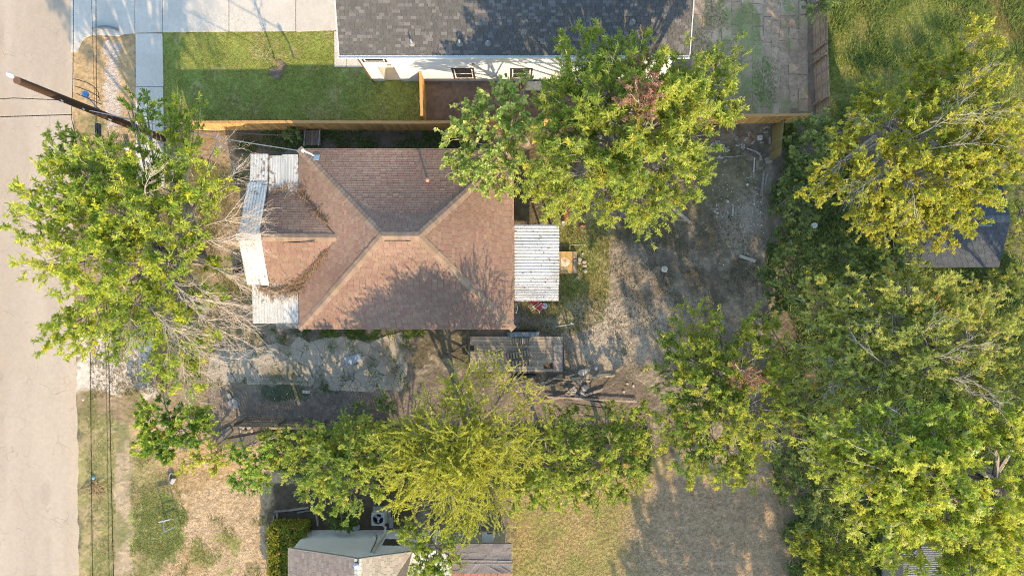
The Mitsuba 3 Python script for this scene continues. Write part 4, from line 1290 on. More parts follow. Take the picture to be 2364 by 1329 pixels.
for k in range(6):
    MB().box(at(1230, 418 + k * 2.6, .6), (.36, .035, .03), 0, (.6, .5, .47)).build('slat', 'rough', wc)
a = at(1230, 430, .5)
MB().box(a + [.08, -.3, 0], (.14, .9, .08), .12, (.5, .25, .1)).box(a + [0.02, .1, -.3], (.3, .3, .5), 0, (.25, .12, .08)).build('frame', 'rough', wc)
m = MB().box(at(1345, 522, .06), (.3, .12, .1), .1, (.42, .2, .14))
tag(m.build('brick', 'rough'), 'lone red brick in weeds below the rusty drum', 'brick')
m = MB()
c = at(1300, 514, .12)
m.tube([c + [0, .06, 0], c + [0, -.1, 0]], [.1, .06], 8, (.72, .72, .74))
m.tube([c + [.02, -.1, .02], c + [.04, -.2, .04]], [.06, .03], 8, (.7, .7, .72))
tag(m.build('white_jug', 'satin'), 'white plastic jug lying below the rusty drum', 'jug')

# red folding chair and bucket below the awning
ch = thing('folding_chair', 'red folding chair lying tipped beside the tin awning', 'chair')
c = at(1236, 704, .3)
R = rot(.25, .1, -.62)
m = MB()
for (x0, x1, y0, y1) in ((-.42, .05, -.05, .34),):
    m.box(c + R @ [(x0 + x1) / 2, (y0 + y1) / 2, .02], (x1 - x0, y1 - y0, .04), -.62, (.42, .03, .04), rx=.25, ry=.1)
m.build('seat', 'satin', ch)
MB().box(c + R @ [.25, .08, .03], (.3, .42, .04), -.62, (.45, .03, .045), rx=.25, ry=.1).build('backrest', 'satin', ch)
for q in (((-.1, -.35, .06), (.08, .4, .06)), ((.02, -.38, .06), (.2, .36, .06)), ((-.3, -.2, .07), (.36, -.1, .07)), ((-.25, -.32, .05), (-.02, .0, .08)), ((.4, -.2, .0), (.42, .3, .05))):
    MB().tube([c + R @ np.array(q[0]), c + R @ np.array(q[1])], .02, 6, (.55, .5, .44)).build('frame_tube', 'satin', ch)
bk = thing('bucket', 'white bucket with bluish lid beside the red folding chair', 'bucket')
c = at(1257, 706, .36)
MB().tube([c - [0, 0, .34], c - [0, 0, .02]], [.14, .16], 18, (.7, .7, .7)).build('body', 'satin', bk)
MB().tube([c - [0, 0, .02], c + [0, 0, .012]], .165, 18, (.52, .58, .66)).tube([c + [.02, -.03, .012], c + [.02, -.03, .03]], .05, 10, (.3, .36, .44)).build('lid', 'satin', bk)
t = np.linspace(0, 1, 9)
MB().tube([c + [-.16 - .12 * math.sin(3.14 * q) - .1 * q, -.05 - .35 * q, -.1 - .2 * q] for q in t], .012, 5, (.7, .7, .7)).build('handle', 'satin', bk)
bk = thing('bucket', 'lone white bucket with lid under the yellow tree', 'bucket')
c = at(1881, 520, .4)
MB().tube([c - [0, 0, .38], c - [0, 0, .02]], [.13, .15], 18, (.62, .62, .62)).build('body', 'satin', bk)
MB().tube([c - [0, 0, .02], c + [0, 0, .01]], .155, 18, (.68, .7, .7)).box(c + [0, 0, .014], (.2, .02, .012), .8, (.4, .42, .42)).build('lid', 'satin', bk)
m = MB()
c = at(1191, 710, .3)
m.tube([c + [0, -.3, 0], c + [.08, -.1, .1], c + [.08, .1, .1], c + [0, .25, 0]], .025, 6, (.66, .68, .66))
tag(m.build('bent_tube', 'satin'), 'white bent tube sticking out under the brown roof corner', 'tube')

# front yard odds and ends
wb = thing('garden_chair', 'silver metal chair frame standing in the green patch of lawn', 'chair frame')
c = at(397, 1205, 0)
leg = lambda p, q, r=.022: MB().tube([c + p, c + q], r, 6, (.68, .69, .7))
pts = [np.array(v, float) for v in ((-.28, .25, 0), (.42, .42, 0), (.5, -.08, 0), (-.2, -.4, 0))]
for p in pts:
    leg(p * [1, 1, 0], p * [.9, .9, 0] + np.array([0, 0, .5])).build('leg', 'chrome', wb, vc=False)
for p, q in ((0, 1), (2, 3), (0, 3)):
    leg(pts[p] * .9 + [0, 0, .5], pts[q] * .9 + [0, 0, .5], .03).build('rail', 'chrome', wb, vc=False)
for p in (0, 1):
    leg(pts[p] * .9 + [0, 0, .5], pts[p] * 1.0 + np.array([0, .12, 1.05])).build('back_post', 'chrome', wb, vc=False)
MB().box(c + [.06, .42, 1.0], (.6, .04, .14), .24, (.5, .5, .5)).build('backrest', 'satin', wb)
m = MB()
c = at(398, 1101, 0)
a = np.linspace(.6, 5.4, 14)
m.tube([c + [.14 * math.cos(q), .28 * math.sin(q), .12] for q in a], .045, 7, (.2, .2, .23))
m.box(c + [.1, -.17, .14], (.14, .3, .22), -.4, (.45, .45, .5))
tag(m.build('broken_tub', 'satin'), 'broken grey tub ring lying in the dry front lawn', 'tub')
for k, (px, py) in enumerate(((365, 1192), (377, 1206), (383, 1219), (232, 1224))):
    c = at(px, py, .3)
    fl = thing('marker_flag', ('yellow marker flag farthest up in the green patch', 'yellow marker flag beside the silver chair frame', 'yellow marker flag just under the silver chair frame', 'yellow marker flag alone on the roadside verge')[k], 'flag')
    MB().tube([c - [0, 0, .3], c], .008, 5, (.5, .5, .5)).build('wire', 'satin', fl)
    MB().box(c + [.05, 0, -.04], (.12, .012, .09), .25, (.75, .46, .03), rx=.7).build('flag', 'satin', fl)
pl = thing('planter_tub', 'black square planter tub standing left of the porch', 'tub')
c = at(549, 622, .5)
v, f = prism(sbox(-.3, -.26, .3, .26).difference(sbox(-.26, -.22, .26, .22)), 0, .5)
MB().add(v + [c[0], c[1], 0], f, (.035, .04, .04)).build('side', 'satin', pl)
MB().box((c[0], c[1], .3), (.52, .44, .04), 0, (.05, .045, .04)).build('soil', 'rough', pl)
wp = thing('white_post', 'short white marker post by the ditch near the pole', 'post')
c = at(291, 341, .3)
MB().tube([c - [0, 0, .3], c], [.12, .11], 10, (.62, .58, .54)).build('post', 'rough', wp)
MB().box(c + [0, .12, -.05], (.22, .14, .2), 0, (.06, .055, .06)).build('cap', 'satin', wp)
m = MB()
for k in range(26):
    p = at(215 + rng.normal(0, 10), 1128 + rng.normal(0, 9), rng.uniform(.03, .25))
    d = rng.normal(0, 1, 3) * [.3, .3, .1]
    m.tube([p - d, p + rng.normal(0, .05, 3), p + d], [.018, .014, .006], 4, np.array([.42, .27, .17]) * rng.uniform(.7, 1.3))
tag(m.build('branch_pile', 'bark'), 'small pile of dry brown branches on the roadside verge', 'branches')
m = MB().tube([at(215, 1104, .05), at(216, 1101, .12)], .08, 8, (.25, .5, .68))
tag(m.build('plastic_bottle', 'satin'), 'light blue plastic scrap lying above the branch pile', 'bottle')
hb = thing('wooden_hatch', 'weathered plank platform with two pale rails against the cedar fence', 'platform')
for k in range(7):
    MB().box(at(704 + k * 5.6, 318, .28), (.12, .82, .04), 0, np.array([.27, .215, .18]) * rng.uniform(.8, 1.2)).build('plank', 'rough', hb)
for px in (703, 737):
    a = at(px, 318, .36)
    MB().box(a, (.05, .9, .05), -.08, (.5, .46, .4)).build('rail', 'rough', hb)
m = MB()
m.box(at(718, 318, .13), (.8, .7, .26), 0, (.12, .1, .08))
m.build('base', 'rough', hb)
sp = thing('mulch_ring', 'brown upturned sod clods round the lawn sapling', 'soil clods')
for px, py, w in ((633, 165, .5), (643, 170, .45), (640, 176, .4), (646, 146, .35), (652, 152, .35), (648, 158, .3)):
    s = trimesh.creation.icosphere(2, w * .55)
    v = np.array(s.vertices) * [1, .9, .28]
    v = v * (1 + .25 * (np.random.default_rng(int(px)).uniform(-1, 1, (len(v), 1))))
    obj('clod', (v + at(px, py, .02), np.array(s.faces)), 'rough', sp, color=np.tile(np.array([.2, .155, .115]) * rng.uniform(.8, 1.2), (len(v), 1)) * rng.uniform(.8, 1.2, (len(v), 1)))


# ------------------------------------------------------------------ trees and shrubs
def norm(a):
    return a / (np.linalg.norm(a, axis=-1, keepdims=True) + 1e-12)


def bez(a, b, c, n):
    t = np.linspace(0, 1, n)[:, None]
    return (1 - t) ** 2 * a + 2 * t * (1 - t) * b + t ** 2 * c


def leaves(P, D, L, n_leaf, ll, lw, cols, rg, spread=.8, droop=.25, curl=.08, tmin=.1, tilt=.5):
    """n_leaf folded leaves along each twig (start P, direction D, length L); cols (n,3) twig colour"""
    n = len(P)
    i = np.repeat(np.arange(n), n_leaf)
    t = tmin + (1 - tmin) * rg.uniform(0, 1, len(i)) ** .75
    pos = P[i] + D[i] * (L[i] * t)[:, None]
    pos[:, 2] -= .12 * (t * L[i]) ** 2
    d = norm(D[i] * .7 + norm(rg.normal(0, 1, (len(i), 3))) * spread + [0, 0, -droop])
    nn = norm(np.array([0, 0, 1.0]) + rg.normal(0, tilt, (len(i), 3)))
    s = norm(np.cross(d, nn))
    nn = np.cross(s, d)
    l = (ll * rg.uniform(.6, 1.2, len(i)))[:, None]
    w = l * (lw / ll) / 2
    a = pos
    b = pos + d * l * .45 + s * w + nn * w * .35
    c = pos + d * l - nn * l * curl * 2
    e = pos + d * l * .45 - s * w + nn * w * .35
    v = np.stack([a, b, c, e], 1).reshape(-1, 3)
    k = np.arange(len(i)) * 4
    f = np.stack([np.stack([k, k + 1, k + 2], 1), np.stack([k, k + 2, k + 3], 1)], 1).reshape(-1, 3)
    cc = cols[i] * rg.uniform(.72, 1.22, (len(i), 1)) * rg.uniform(.93, 1.07, (len(i), 3))
    return v, f, np.repeat(np.clip(cc, 0, .9), 4, axis=0)


BARK = (.27, .23, .195)


def tree(name, label, cat, base, lobes, pal, seed, ll=.17, lw=.06, per=26, dens=52, r0=.2, spread=.8, droop=.25, twig=.5, bark=BARK, twigcol=None, rough_twigs=.010, alt=None, altp=.06, group=None, flatz=.6, tilt=.5, fork=.35, limb_r=1.0, brown=(), dead=(), crown_name='crown', tmin=.1, bare=.0, branch_n=10):
    """base: survey pixel of the foot; lobes: (px, py, height, radius m)"""
    rg = np.random.default_rng(seed)
    k0 = thing(name, label, cat, group)
    b = at(*base)
    C = np.array([at(x, y, h) for x, y, h, r in lobes])
    hs = C[:, 2].mean()
    topp = b * [.6, .6, 0] + C.mean(0) * [.4, .4, 0] + [0, 0, hs * .62]
    tp = bez(b + [0, 0, -.1], b * [1, 1, 0] + [0, 0, hs * .35], topp, 9)
    tp[1:, :2] += rg.normal(0, .03 * hs / 8, (8, 2))
    tc = np.array(bark)
    v, f = tube(tp, np.linspace(1.2, .55, 9) * r0, 10)
    v = v + rg.normal(0, .012, v.shape)
    obj('trunk', (v, f), 'bark', k0, color=np.tile(tc * .8, (len(v), 1)) * rg.uniform(.8, 1.15, (len(v), 1)))
    crown = MB()
    twc = np.array(twigcol if twigcol else bark)
    for li, (px, py, h, r) in enumerate(list(lobes) + list(brown) + list(dead)):
        isbrown, isdead = len(lobes) <= li < len(lobes) + len(brown), li >= len(lobes) + len(brown)
        c = at(px, py, h)
        kk = rg.integers(3, 9)
        p0 = tp[kk]
        end = c + [0, 0, -.25 * r]
        ctrl = p0 * [.45, .45, 0] + end * [.55, .55, 0] + [0, 0, p0[2] + (end[2] - p0[2]) * rg.uniform(.45, .8)]
        P = bez(p0, ctrl, end, 11)
        P[1:-1] += np.column_stack([nz(rg, 9), nz(rg, 9), nz(rg, 9)]) * .09 * min(1, h / 6)
        Lm = np.linalg.norm(end - p0)
        m = MB()
        lr = r0 * .38 * limb_r * (.6 + .12 * min(Lm, 5))
        pale = np.repeat(np.linspace(.42, 1, 11), 6)[:, None]
        m.tube(P, np.linspace(lr, .028, 11), 6, np.vstack([twc * pale, twc[None] * .5, twc[None]]))
        nb = max(4, int(branch_n * (.6 + .4 * r)))
        az = rg.uniform(0, 6.28) + np.arange(nb) * 6.28 / nb + rg.normal(0, .25, nb)
        el = rg.uniform(-.25, .95, nb)
        tipd = np.column_stack([np.cos(az) * np.cos(el), np.sin(az) * np.cos(el), np.sin(el) * flatz])
        rad = r * rg.uniform(.7, 1.2, nb)
        ft = rg.uniform(.55, 1.0, nb)
        st = np.array([P[int(q * 10)] for q in ft])
        tip = c + tipd * rad[:, None]
        mid = (st + tip) / 2 + [0, 0, .12] * rad[:, None] + rg.normal(0, .08, (nb, 3)) * rad[:, None]
        tt = np.linspace(0, 1, 7)[None, :, None]
        BP = (1 - tt) ** 2 * st[:, None] + 2 * tt * (1 - tt) * mid[:, None] + tt ** 2 * tip[:, None]
        BP[:, 1:-1] += rg.normal(0, .025, (nb, 5, 3)) * r
        v, f = tubes(BP, np.linspace(.026, .009, 7)[None] * np.ones((nb, 1)) * (.7 + .3 * r), 4)
        m.add(v, f, twc * rg.uniform(.85, 1.15))
        ntw = int(dens * 1.3 * r * r) + 6
        bi = rg.integers(0, nb, ntw)
        tj = .25 + .75 * rg.uniform(0, 1, ntw) ** .8
        x = tj * 6
        i0 = np.clip(x.astype(int), 0, 5)
        fr = (x - i0)[:, None]
        TP = BP[bi, i0] * (1 - fr) + BP[bi, i0 + 1] * fr
        out = norm(BP[bi, i0 + 1] - BP[bi, i0])
        TD = norm(out * .8 + norm(rg.normal(0, 1, (ntw, 3))) * .75 + [0, 0, .18])
        TL = twig * rg.uniform(.45, 1.15, ntw) * (.7 + .3 * min(r, 1.5))
        s4 = np.linspace(0, 1, 4)[None, :, None]
        Q = TP[:, None] + TD[:, None] * TL[:, None, None] * s4
        Q[:, 1:] += rg.normal(0, .02, (ntw, 3, 3))
        Q[:, :, 2] -= (.12 * (s4[..., 0] * TL[:, None]) ** 2)
        nd = ntw if isdead else int(ntw * .55)
        v, f = tubes(Q[:nd, [0, 1, 3]], np.linspace(rough_twigs, rough_twigs * .4, 3)[None] * np.ones((nd, 1)), 3)
        tcol = twc if not isdead else np.array((.46, .39, .34))
        m.add(v, f, np.repeat(tcol * rg.uniform(.75, 1.2, (nd, 1)), 9, axis=0))
        if isdead:
            # finer forks on every dead twig
            i2 = np.repeat(np.arange(ntw), 3)
            q0 = Q[i2, 1 + rg.integers(0, 2, len(i2))]
            d2 = norm(TD[i2] + norm(rg.normal(0, 1, (len(i2), 3))) * .7)
            l2 = TL[i2] * rg.uniform(.3, .7, len(i2))
            Q2 = q0[:, None] + d2[:, None] * l2[:, None, None] * s4
            Q2[:, 1:] += rg.normal(0, .015, (len(i2), 3, 3))
            v, f = tubes(Q2, np.linspace(.008, .004, 4)[None] * np.ones((len(i2), 1)), 3)
            m.add(v, f, tcol)
        m.build('dead_limb' if isdead else 'limb', 'bark', k0, label='bare dead limb' if isdead else None)
        if isdead:
            continue
        keep = rg.uniform(0, 1, ntw) > bare
        TPk, TDk, TLk = TP[keep], TD[keep], TL[keep]
        nn_ = len(TPk)
        u = np.clip(rg.normal(.46, .28, nn_) + rg.normal(0, .26), 0, 1)[:, None]
        lsz = rg.uniform(.78, 1.2)
        cols = np.array(pal[0]) * (1 - u) + np.array(pal[1]) * u
        if alt is not None:
            w = (rg.uniform(0, 1, nn_) < altp)[:, None]
            cols = np.where(w, np.array(alt) * rg.uniform(.8, 1.15, (nn_, 1)), cols)
        if isbrown:
            cols = np.array((.165, .104, .07)) * rg.uniform(.6, 1.25, (nn_, 1))
        v, f, cc = leaves(TPk, TDk, TLk, per, ll * lsz * (.75 if isbrown else 1), lw * lsz * (.7 if isbrown else 1), cols, rg, spread, droop, tilt=tilt, tmin=tmin)
        crown.add(v, f, cc)
    crown.c = [np.clip(q * LEAF_GAIN, 0, .75) for q in crown.c]
    crown.build(crown_name, 'leaf', k0, kind='stuff')
    return k0


LEAF_GAIN = np.array([3.05, 2.75, 2.85])
ASH = ((.105, .155, .028), (.225, .265, .042))
PECAN = ((.105, .15, .03), (.215, .25, .05))
YEL = ((.145, .17, .028), (.24, .245, .04))
BRIGHT = ((.125, .18, .03), (.275, .305, .052))
OLIVE = ((.13, .168, .042), (.25, .272, .07))
DARK = ((.075, .115, .04), (.17, .21, .075))

tree('ash_tree', 'tall green street ash with bare dead limbs between road and porch', 'tree', (470, 600),
     [(335, 245, 6.5, .7), (425, 265, 6.5, 1.0), (400, 290, 6.8, .75), (455, 300, 6.5, .7), (300, 235, 6, .4), (160, 400, 10.5, 1.5), (105, 450, 10.8, 1.3), (60, 520, 10.5, .9), (190, 510, 11.2, 1.6), (110, 590, 10.5, 1.2),
      (180, 690, 10.5, 1.4), (150, 765, 10, .95), (240, 620, 11.5, 1.5), (290, 480, 11, 1.6), (230, 400, 11, 1.3), (380, 420, 11, 1.6), (455, 395, 10.5, 1.2), (480, 460, 10, .8), (390, 510, 11.5, 1.3), (310, 580, 11.5, 1.4), (400, 610, 11, 1.0), (450, 560, 10.5, .6),
      (310, 720, 11, 1.2), (400, 730, 10.5, .8), (480, 690, 9.5, .6), (290, 790, 10, .9), (390, 810, 10, .9), (440, 875, 9, .9), (480, 780, 9, .6), (170, 810, 9.5, .6), (330, 370, 10.5, 1.0), (140, 350, 10, .8), (210, 345, 10, .8), (75, 610, 10, .6), (370, 660, 10.5, .7), (270, 560, 11, .9), (215, 760, 10, .7), (520, 430, 9.5, .6), (510, 610, 9, .5), (360, 860, 9.3, .6)],
     ASH, 101, ll=.19, lw=.063, per=25, dens=42, r0=.25, alt=(.42, .33, .03), altp=.07, twigcol=(.36, .31, .27), twig=.5, fork=.3)



def dead_fan(parent, a, b, n, length, seed, spread=.55, col=(.46, .385, .32), r=.03):
    """a bare limb from a to b (survey pixel and height) breaking up into long thin forked twigs"""
    rg = np.random.default_rng(seed)
    a, b = at(*a), at(*b)
    d = norm(b - a)
    m = MB()
    a = a - d * .5 - [0, 0, 1.5]
    P = bez(a, (a + b) / 2 + rg.normal(0, .15, 3) + [0, 0, .7], b, 11)
    m.tube(P, np.linspace(r * 1.5, r * .5, 11), 6, np.vstack([np.array(col) * np.repeat(np.linspace(.5, .9, 11), 6)[:, None], np.array(col)[None] * .5, np.array(col)[None]]))
    s6 = np.linspace(0, 1, 6)[None, :, None]
    lev = [(P[5 + rg.integers(0, 6, n)], norm(d + norm(rg.normal(0, 1, (n, 3)) * [1, 1, .6]) * spread * 1.2), length * rg.uniform(.5, 1.1, n), r * .5)]
    for L in range(3):
        p, dd, ln, rad = lev[-1]
        side = norm(rg.normal(0, 1, dd.shape) * [1, 1, .5]) * .28
        Q = p[:, None] + dd[:, None] * ln[:, None, None] * s6 + side[:, None] * (s6 ** 2) * ln[:, None, None]
        Q[:, 1:] += rg.normal(0, .018, Q[:, 1:].shape)
        v, f = tubes(Q, np.linspace(rad, rad * .45, 6)[None] * np.ones((len(p), 1)), 3)
        m.add(v, f, np.repeat(np.array(col) * rg.uniform(.8, 1.2, (len(p), 1)), 18, axis=0))
        k = (4, 3, 2)[L]
        i = np.repeat(np.arange(len(p)), k)
        t = rg.integers(1, 6, len(i))
        lev.append((Q[i, t], norm(dd[i] + side[i] * t[:, None] / 3 + norm(rg.normal(0, 1, (len(i), 3)) * [1, 1, .6]) * .6), ln[i] * rg.uniform(.3, .6, len(i)), rad * .62))
    m.build('dead_limb', 'bark', parent, label='bare pale dead limb')


for k, (a, b, n, L) in enumerate((((440, 520, 10.3), (560, 500, 9.6), 10, 1.6), ((430, 550, 10.4), (530, 555, 9.8), 9, 1.4), ((470, 440, 10), (550, 395, 9), 8, 1.3), ((440, 600, 10.6), (545, 640, 9.6), 10, 1.7), ((410, 640, 10.8), (520, 700, 9.6), 10, 1.8), ((390, 680, 10.8), (500, 755, 9.4), 10, 1.8),
                                  ((370, 720, 10.8), (460, 810, 9.4), 10, 1.6), ((350, 760, 10.5), (440, 860, 9), 9, 1.5), ((270, 720, 11.4), (300, 790, 10.9), 8, 1.1), ((470, 360, 9), (520, 330, 8.4), 7, 1.1), ((310, 690, 11.7), (400, 760, 11.1), 10, 1.6), ((350, 620, 12), (450, 690, 11.2), 9, 1.5), ((480, 560, 10), (580, 545, 9.4), 9, 1.4), ((330, 440, 11.9), (345, 410, 11.9), 4, .8), ((400, 800, 10.2), (430, 900, 8.6), 8, 1.2), ((480, 700, 9.8), (560, 730, 9), 9, 1.4))):
    dead_fan('ash_tree', a, b, n + 4, L, 700 + k, r=.026)

tree('pecan_tree', 'big pecan tree with two brown dead clumps above the cedar fence', 'tree', (1420, 390),
     [(1345, 105, 8.6, 1.1), (1415, 125, 8.8, 1.1), (1330, 160, 9, .9), (1480, 100, 9, .7), (1500, 200, 10, 1.4), (1400, 200, 10.5, 1.4), (1310, 230, 10, 1.2), (1570, 160, 9.5, 1.1), (1640, 180, 9, 1.1), (1690, 130, 8.3, .75), (1665, 240, 9, 1.2), (1590, 250, 10.5, 1.4), (1500, 290, 11, 1.5),
      (1390, 310, 11, 1.5), (1300, 300, 10, 1.3), (1250, 370, 9.5, 1.2), (1330, 400, 10.5, 1.5), (1430, 390, 11, 1.5), (1530, 370, 10.5, 1.5), (1590, 320, 10, 1.1), (1560, 430, 9.5, 1.2), (1480, 470, 9.5, 1.3), (1390, 460, 9.5, 1.3), (1310, 445, 9, 1.1), (1270, 465, 8, .7), (1490, 520, 8.5, .8), (1270, 250, 9, .9), (1225, 420, 8.5, .8), (1450, 150, 9, .8), (1610, 400, 9, .7)],
     PECAN, 102, ll=.19, lw=.05, per=30, dens=58, r0=.32, alt=(.36, .27, .05), altp=.04, droop=.45, twigcol=(.34, .31, .28), brown=[(1475, 115, 10.2, .55), (1475, 225, 11.9, .8), (1460, 250, 11.7, .6), (1490, 200, 11.6, .5)])

tree('mulberry_tree', 'light green mulberry with large round leaves at the corner of the brown roof', 'tree', (1215, 330),
     [(1080, 270, 6.6, .8), (1140, 225, 6.6, .7), (1165, 195, 6.8, .4), (1050, 320, 6.2, .8), (1130, 340, 7.2, 1.1), (1045, 380, 6, .6), (1110, 410, 6.2, .8), (1160, 380, 7, 1.0), (1190, 270, 7.2, 1.0), (1150, 440, 6, .6), (1212, 178, 6.4, .22), (1070, 400, 6, .5)],
     ((.125, .18, .045), (.22, .27, .085)), 103, ll=.17, lw=.14, per=13, dens=60, r0=.16, twigcol=(.42, .33, .26), tilt=.4, alt=(.34, .34, .1), altp=.1, droop=.1)

tree('elm_tree', 'yellow green elm with pale limbs in the upper right', 'tree', (1985, 325),
     [(2250, 90, 8.6, 1.0), (2180, 165, 9, 1.1), (2130, 215, 9, 1.1), (2235, 230, 10, 1.5), (2320, 240, 9.5, 1.3), (2020, 225, 8.5, .8), (1985, 250, 8, .7), (2060, 290, 9.5, 1.3), (2150, 310, 10.5, 1.6), (2250, 330, 10.5, 1.6), (2330, 330, 10, 1.2), (1960, 300, 8.5, .8), (1930, 385, 8.5, 1.1), (1880, 430, 8, .8),
      (1960, 455, 8.5, 1.0), (2030, 400, 9.5, 1.4), (2120, 420, 10.5, 1.6), (2220, 430, 10.5, 1.5), (2275, 420, 10, 1.1), (2050, 505, 9, 1.2), (1995, 520, 8.5, .8), (2115, 510, 9, 1.1), (2060, 555, 8.5, .7), (2215, 500, 9, .8), (2280, 150, 9, .9), (2110, 130, 7.5, .6), (2160, 490, 9.2, 1.0), (2260, 470, 9.2, .8), (2195, 535, 8.8, .75), (2150, 555, 8.6, .7)],
     YEL, 104, ll=.132, lw=.07, per=31, dens=64, r0=.3, twigcol=(.42, .38, .33), alt=(.16, .2, .035), altp=.15, tilt=.6, limb_r=1.1)

for k, (a, b, n, L) in enumerate((((2130, 310, 11.3), (2230, 250, 11.4), 9, 1.5), ((2150, 340, 11.3), (2260, 330, 11.4), 8, 1.4), ((2080, 380, 10.4), (1990, 430, 9.9), 7, 1.2), ((2200, 240, 10.8), (2290, 160, 10), 7, 1.3), ((2060, 300, 10.4), (1990, 270, 9.4), 6, 1.0), ((2130, 430, 11.2), (2110, 500, 10.2), 6, 1.0))):
    dead_fan('elm_tree', a, b, n, L, 760 + k, col=(.38, .35, .3), r=.018)

tree('hackberry_tree', 'large grey green hackberry full of bare twigs at the right', 'tree', (2120, 850),
     [(1890, 690, 7.5, 1.2), (1960, 740, 8, 1.4), (2000, 670, 8, 1.2), (2080, 645, 8, 1.2), (2060, 720, 9, 1.5), (2150, 700, 9, 1.5), (2230, 690, 8.5, 1.2), (2300, 710, 8, 1.1), (2250, 770, 9, 1.5), (2330, 800, 8.5, 1.3), (2150, 800, 9.5, 1.5), (2050, 820, 9, 1.5), (1950, 830, 8, 1.3), (1880, 790, 7.5, 1.1),
      (1890, 900, 7, 1.1), (2000, 900, 8.5, 1.4), (2120, 900, 9, 1.5), (2230, 870, 9, 1.5), (2330, 900, 8.5, 1.3)],
     OLIVE, 105, ll=.135, lw=.056, per=28, dens=76, r0=.3, twigcol=(.4, .36, .33), rough_twigs=.013, alt=(.3, .25, .06), altp=.06, bare=.04, limb_r=1.1, dead=[(1930, 860, 8, 1.0), (2090, 680, 8.5, .8)])

for k, (a, b, n, L) in enumerate((((2140, 830, 10.0), (2220, 800, 10.3), 6, 1.2), ((2160, 860, 10.0), (2260, 880, 10.3), 6, 1.3), ((2200, 900, 9.8), (2310, 930, 10.0), 5, 1.2), ((2130, 900, 9.8), (2060, 960, 9.7), 5, 1.1), ((2120, 800, 9.8), (2160, 730, 9.9), 5, 1.0), ((2080, 850, 9.6), (1990, 800, 9.3), 5, 1.1))):
    dead_fan('hackberry_tree', a, b, n, L, 740 + k, col=(.37, .335, .29), r=.02)

tree('oak_tree', 'broad bright green oak filling the lower right corner', 'tree', (2245, 1075),
     [(1890, 1020, 8.8, 1.2), (1960, 985, 9.4, 1.3), (2060, 1000, 10, 1.5), (2160, 1000, 10, 1.5), (2280, 970, 9, 1.4), (2355, 980, 9, 1.1), (1925, 1080, 9.3, 1.2), (2020, 1080, 10.5, 1.6), (2120, 1090, 11, 1.6), (2210, 1060, 10, 1.1), (2345, 1100, 9.5, 1.0), (1990, 1160, 10, 1.5), (2080, 1180, 10.5, 1.5), (2180, 1160, 11, 1.6), (2280, 1170, 10.5, 1.6),
      (2355, 1200, 10, 1.4), (2040, 1235, 9.5, 1.2), (2230, 1260, 10, 1.4), (2330, 1290, 9.5, 1.5), (2120, 1200, 10, .9), (2240, 1330, 9.5, 1.2), (2085, 1290, 9, .8), (2180, 1310, 9.2, .8), (2120, 1250, 9.3, .6), (2370, 1330, 9, 1.2), (2300, 1235, 10, 1.2)],
     BRIGHT, 106, ll=.14, lw=.057, per=31, dens=68, r0=.34, twigcol=(.38, .34, .3), alt=(.38, .36, .1), altp=.1, tilt=.65)

tree('hackberry_tree', 'middle sized green tree with a brown patch right of the lumber', 'tree', (1640, 880),
     [(1610, 735, 5.6, 1.0), (1565, 790, 6, 1.0), (1670, 775, 6.5, 1.2), (1750, 745, 6, 1.0), (1535, 855, 5.6, .9), (1600, 830, 6.8, 1.1), (1660, 860, 7.2, 1.3), (1740, 850, 7.2, 1.2), (1795, 800, 6.6, .9), (1545, 945, 6.5, 1.1), (1600, 920, 7.2, 1.2), (1660, 960, 7.5, 1.4), (1750, 950, 7.5, 1.3), (1580, 1035, 7, 1.2), (1630, 1060, 7, 1.0), (1680, 1050, 7, 1.2), (1750, 1040, 6.6, 1.0), (1720, 1105, 6.5, .7), (1800, 890, 7, 1.0), (1555, 1000, 6.6, .9), (1600, 1085, 6.5, .6), (1700, 900, 7.6, 1.0), (1800, 980, 6.8, .8)],
     ((.095, .145, .03), (.215, .24, .045)), 107, ll=.145, lw=.053, per=30, dens=60, r0=.22, twigcol=(.36, .32, .28), alt=(.34, .3, .05), altp=.1, brown=[(1715, 855, 8.6, .6), (1735, 870, 8.4, .45)], dead=[(1720, 880, 7.4, .7), (1780, 1000, 7, .6)])

tree('mesquite_tree', 'feathery yellow green mesquite tree hanging over the trailer end', 'tree', (1085, 985),
     [(1000, 960, 6.2, 1.1), (1060, 890, 6.2, 1.0), (1130, 840, 5.8, .8), (1190, 870, 6.2, .9), (930, 985, 6, .9), (1040, 1040, 7.2, 1.5), (1140, 1010, 7.2, 1.3), (960, 1080, 6.8, 1.2), (1060, 1120, 7.2, 1.4), (1150, 1090, 6.8, 1.2), (1000, 1165, 6.2, 1.0), (1090, 1195, 6, .9), (900, 1050, 6.2, .8), (1230, 930, 5.6, .6), (1200, 1000, 6.2, .8), (1150, 1180, 5.8, .8), (925, 1140, 6, .8), (1090, 960, 6.8, 1.2), (1000, 1030, 7, 1.2), (1110, 1070, 7.4, 1.3), (1030, 1085, 7.4, 1.3), (1200, 1050, 6.4, .9), (960, 1020, 6.6, 1.0), (1060, 1180, 6.6, 1.0)],
     ((.16, .19, .03), (.26, .275, .05)), 108, ll=.11, lw=.031, per=40, dens=66, r0=.2, twigcol=(.36, .33, .2), twig=.95, spread=.42, droop=.1, rough_twigs=.011, tmin=.02, tilt=.7, bark=(.3, .26, .2))

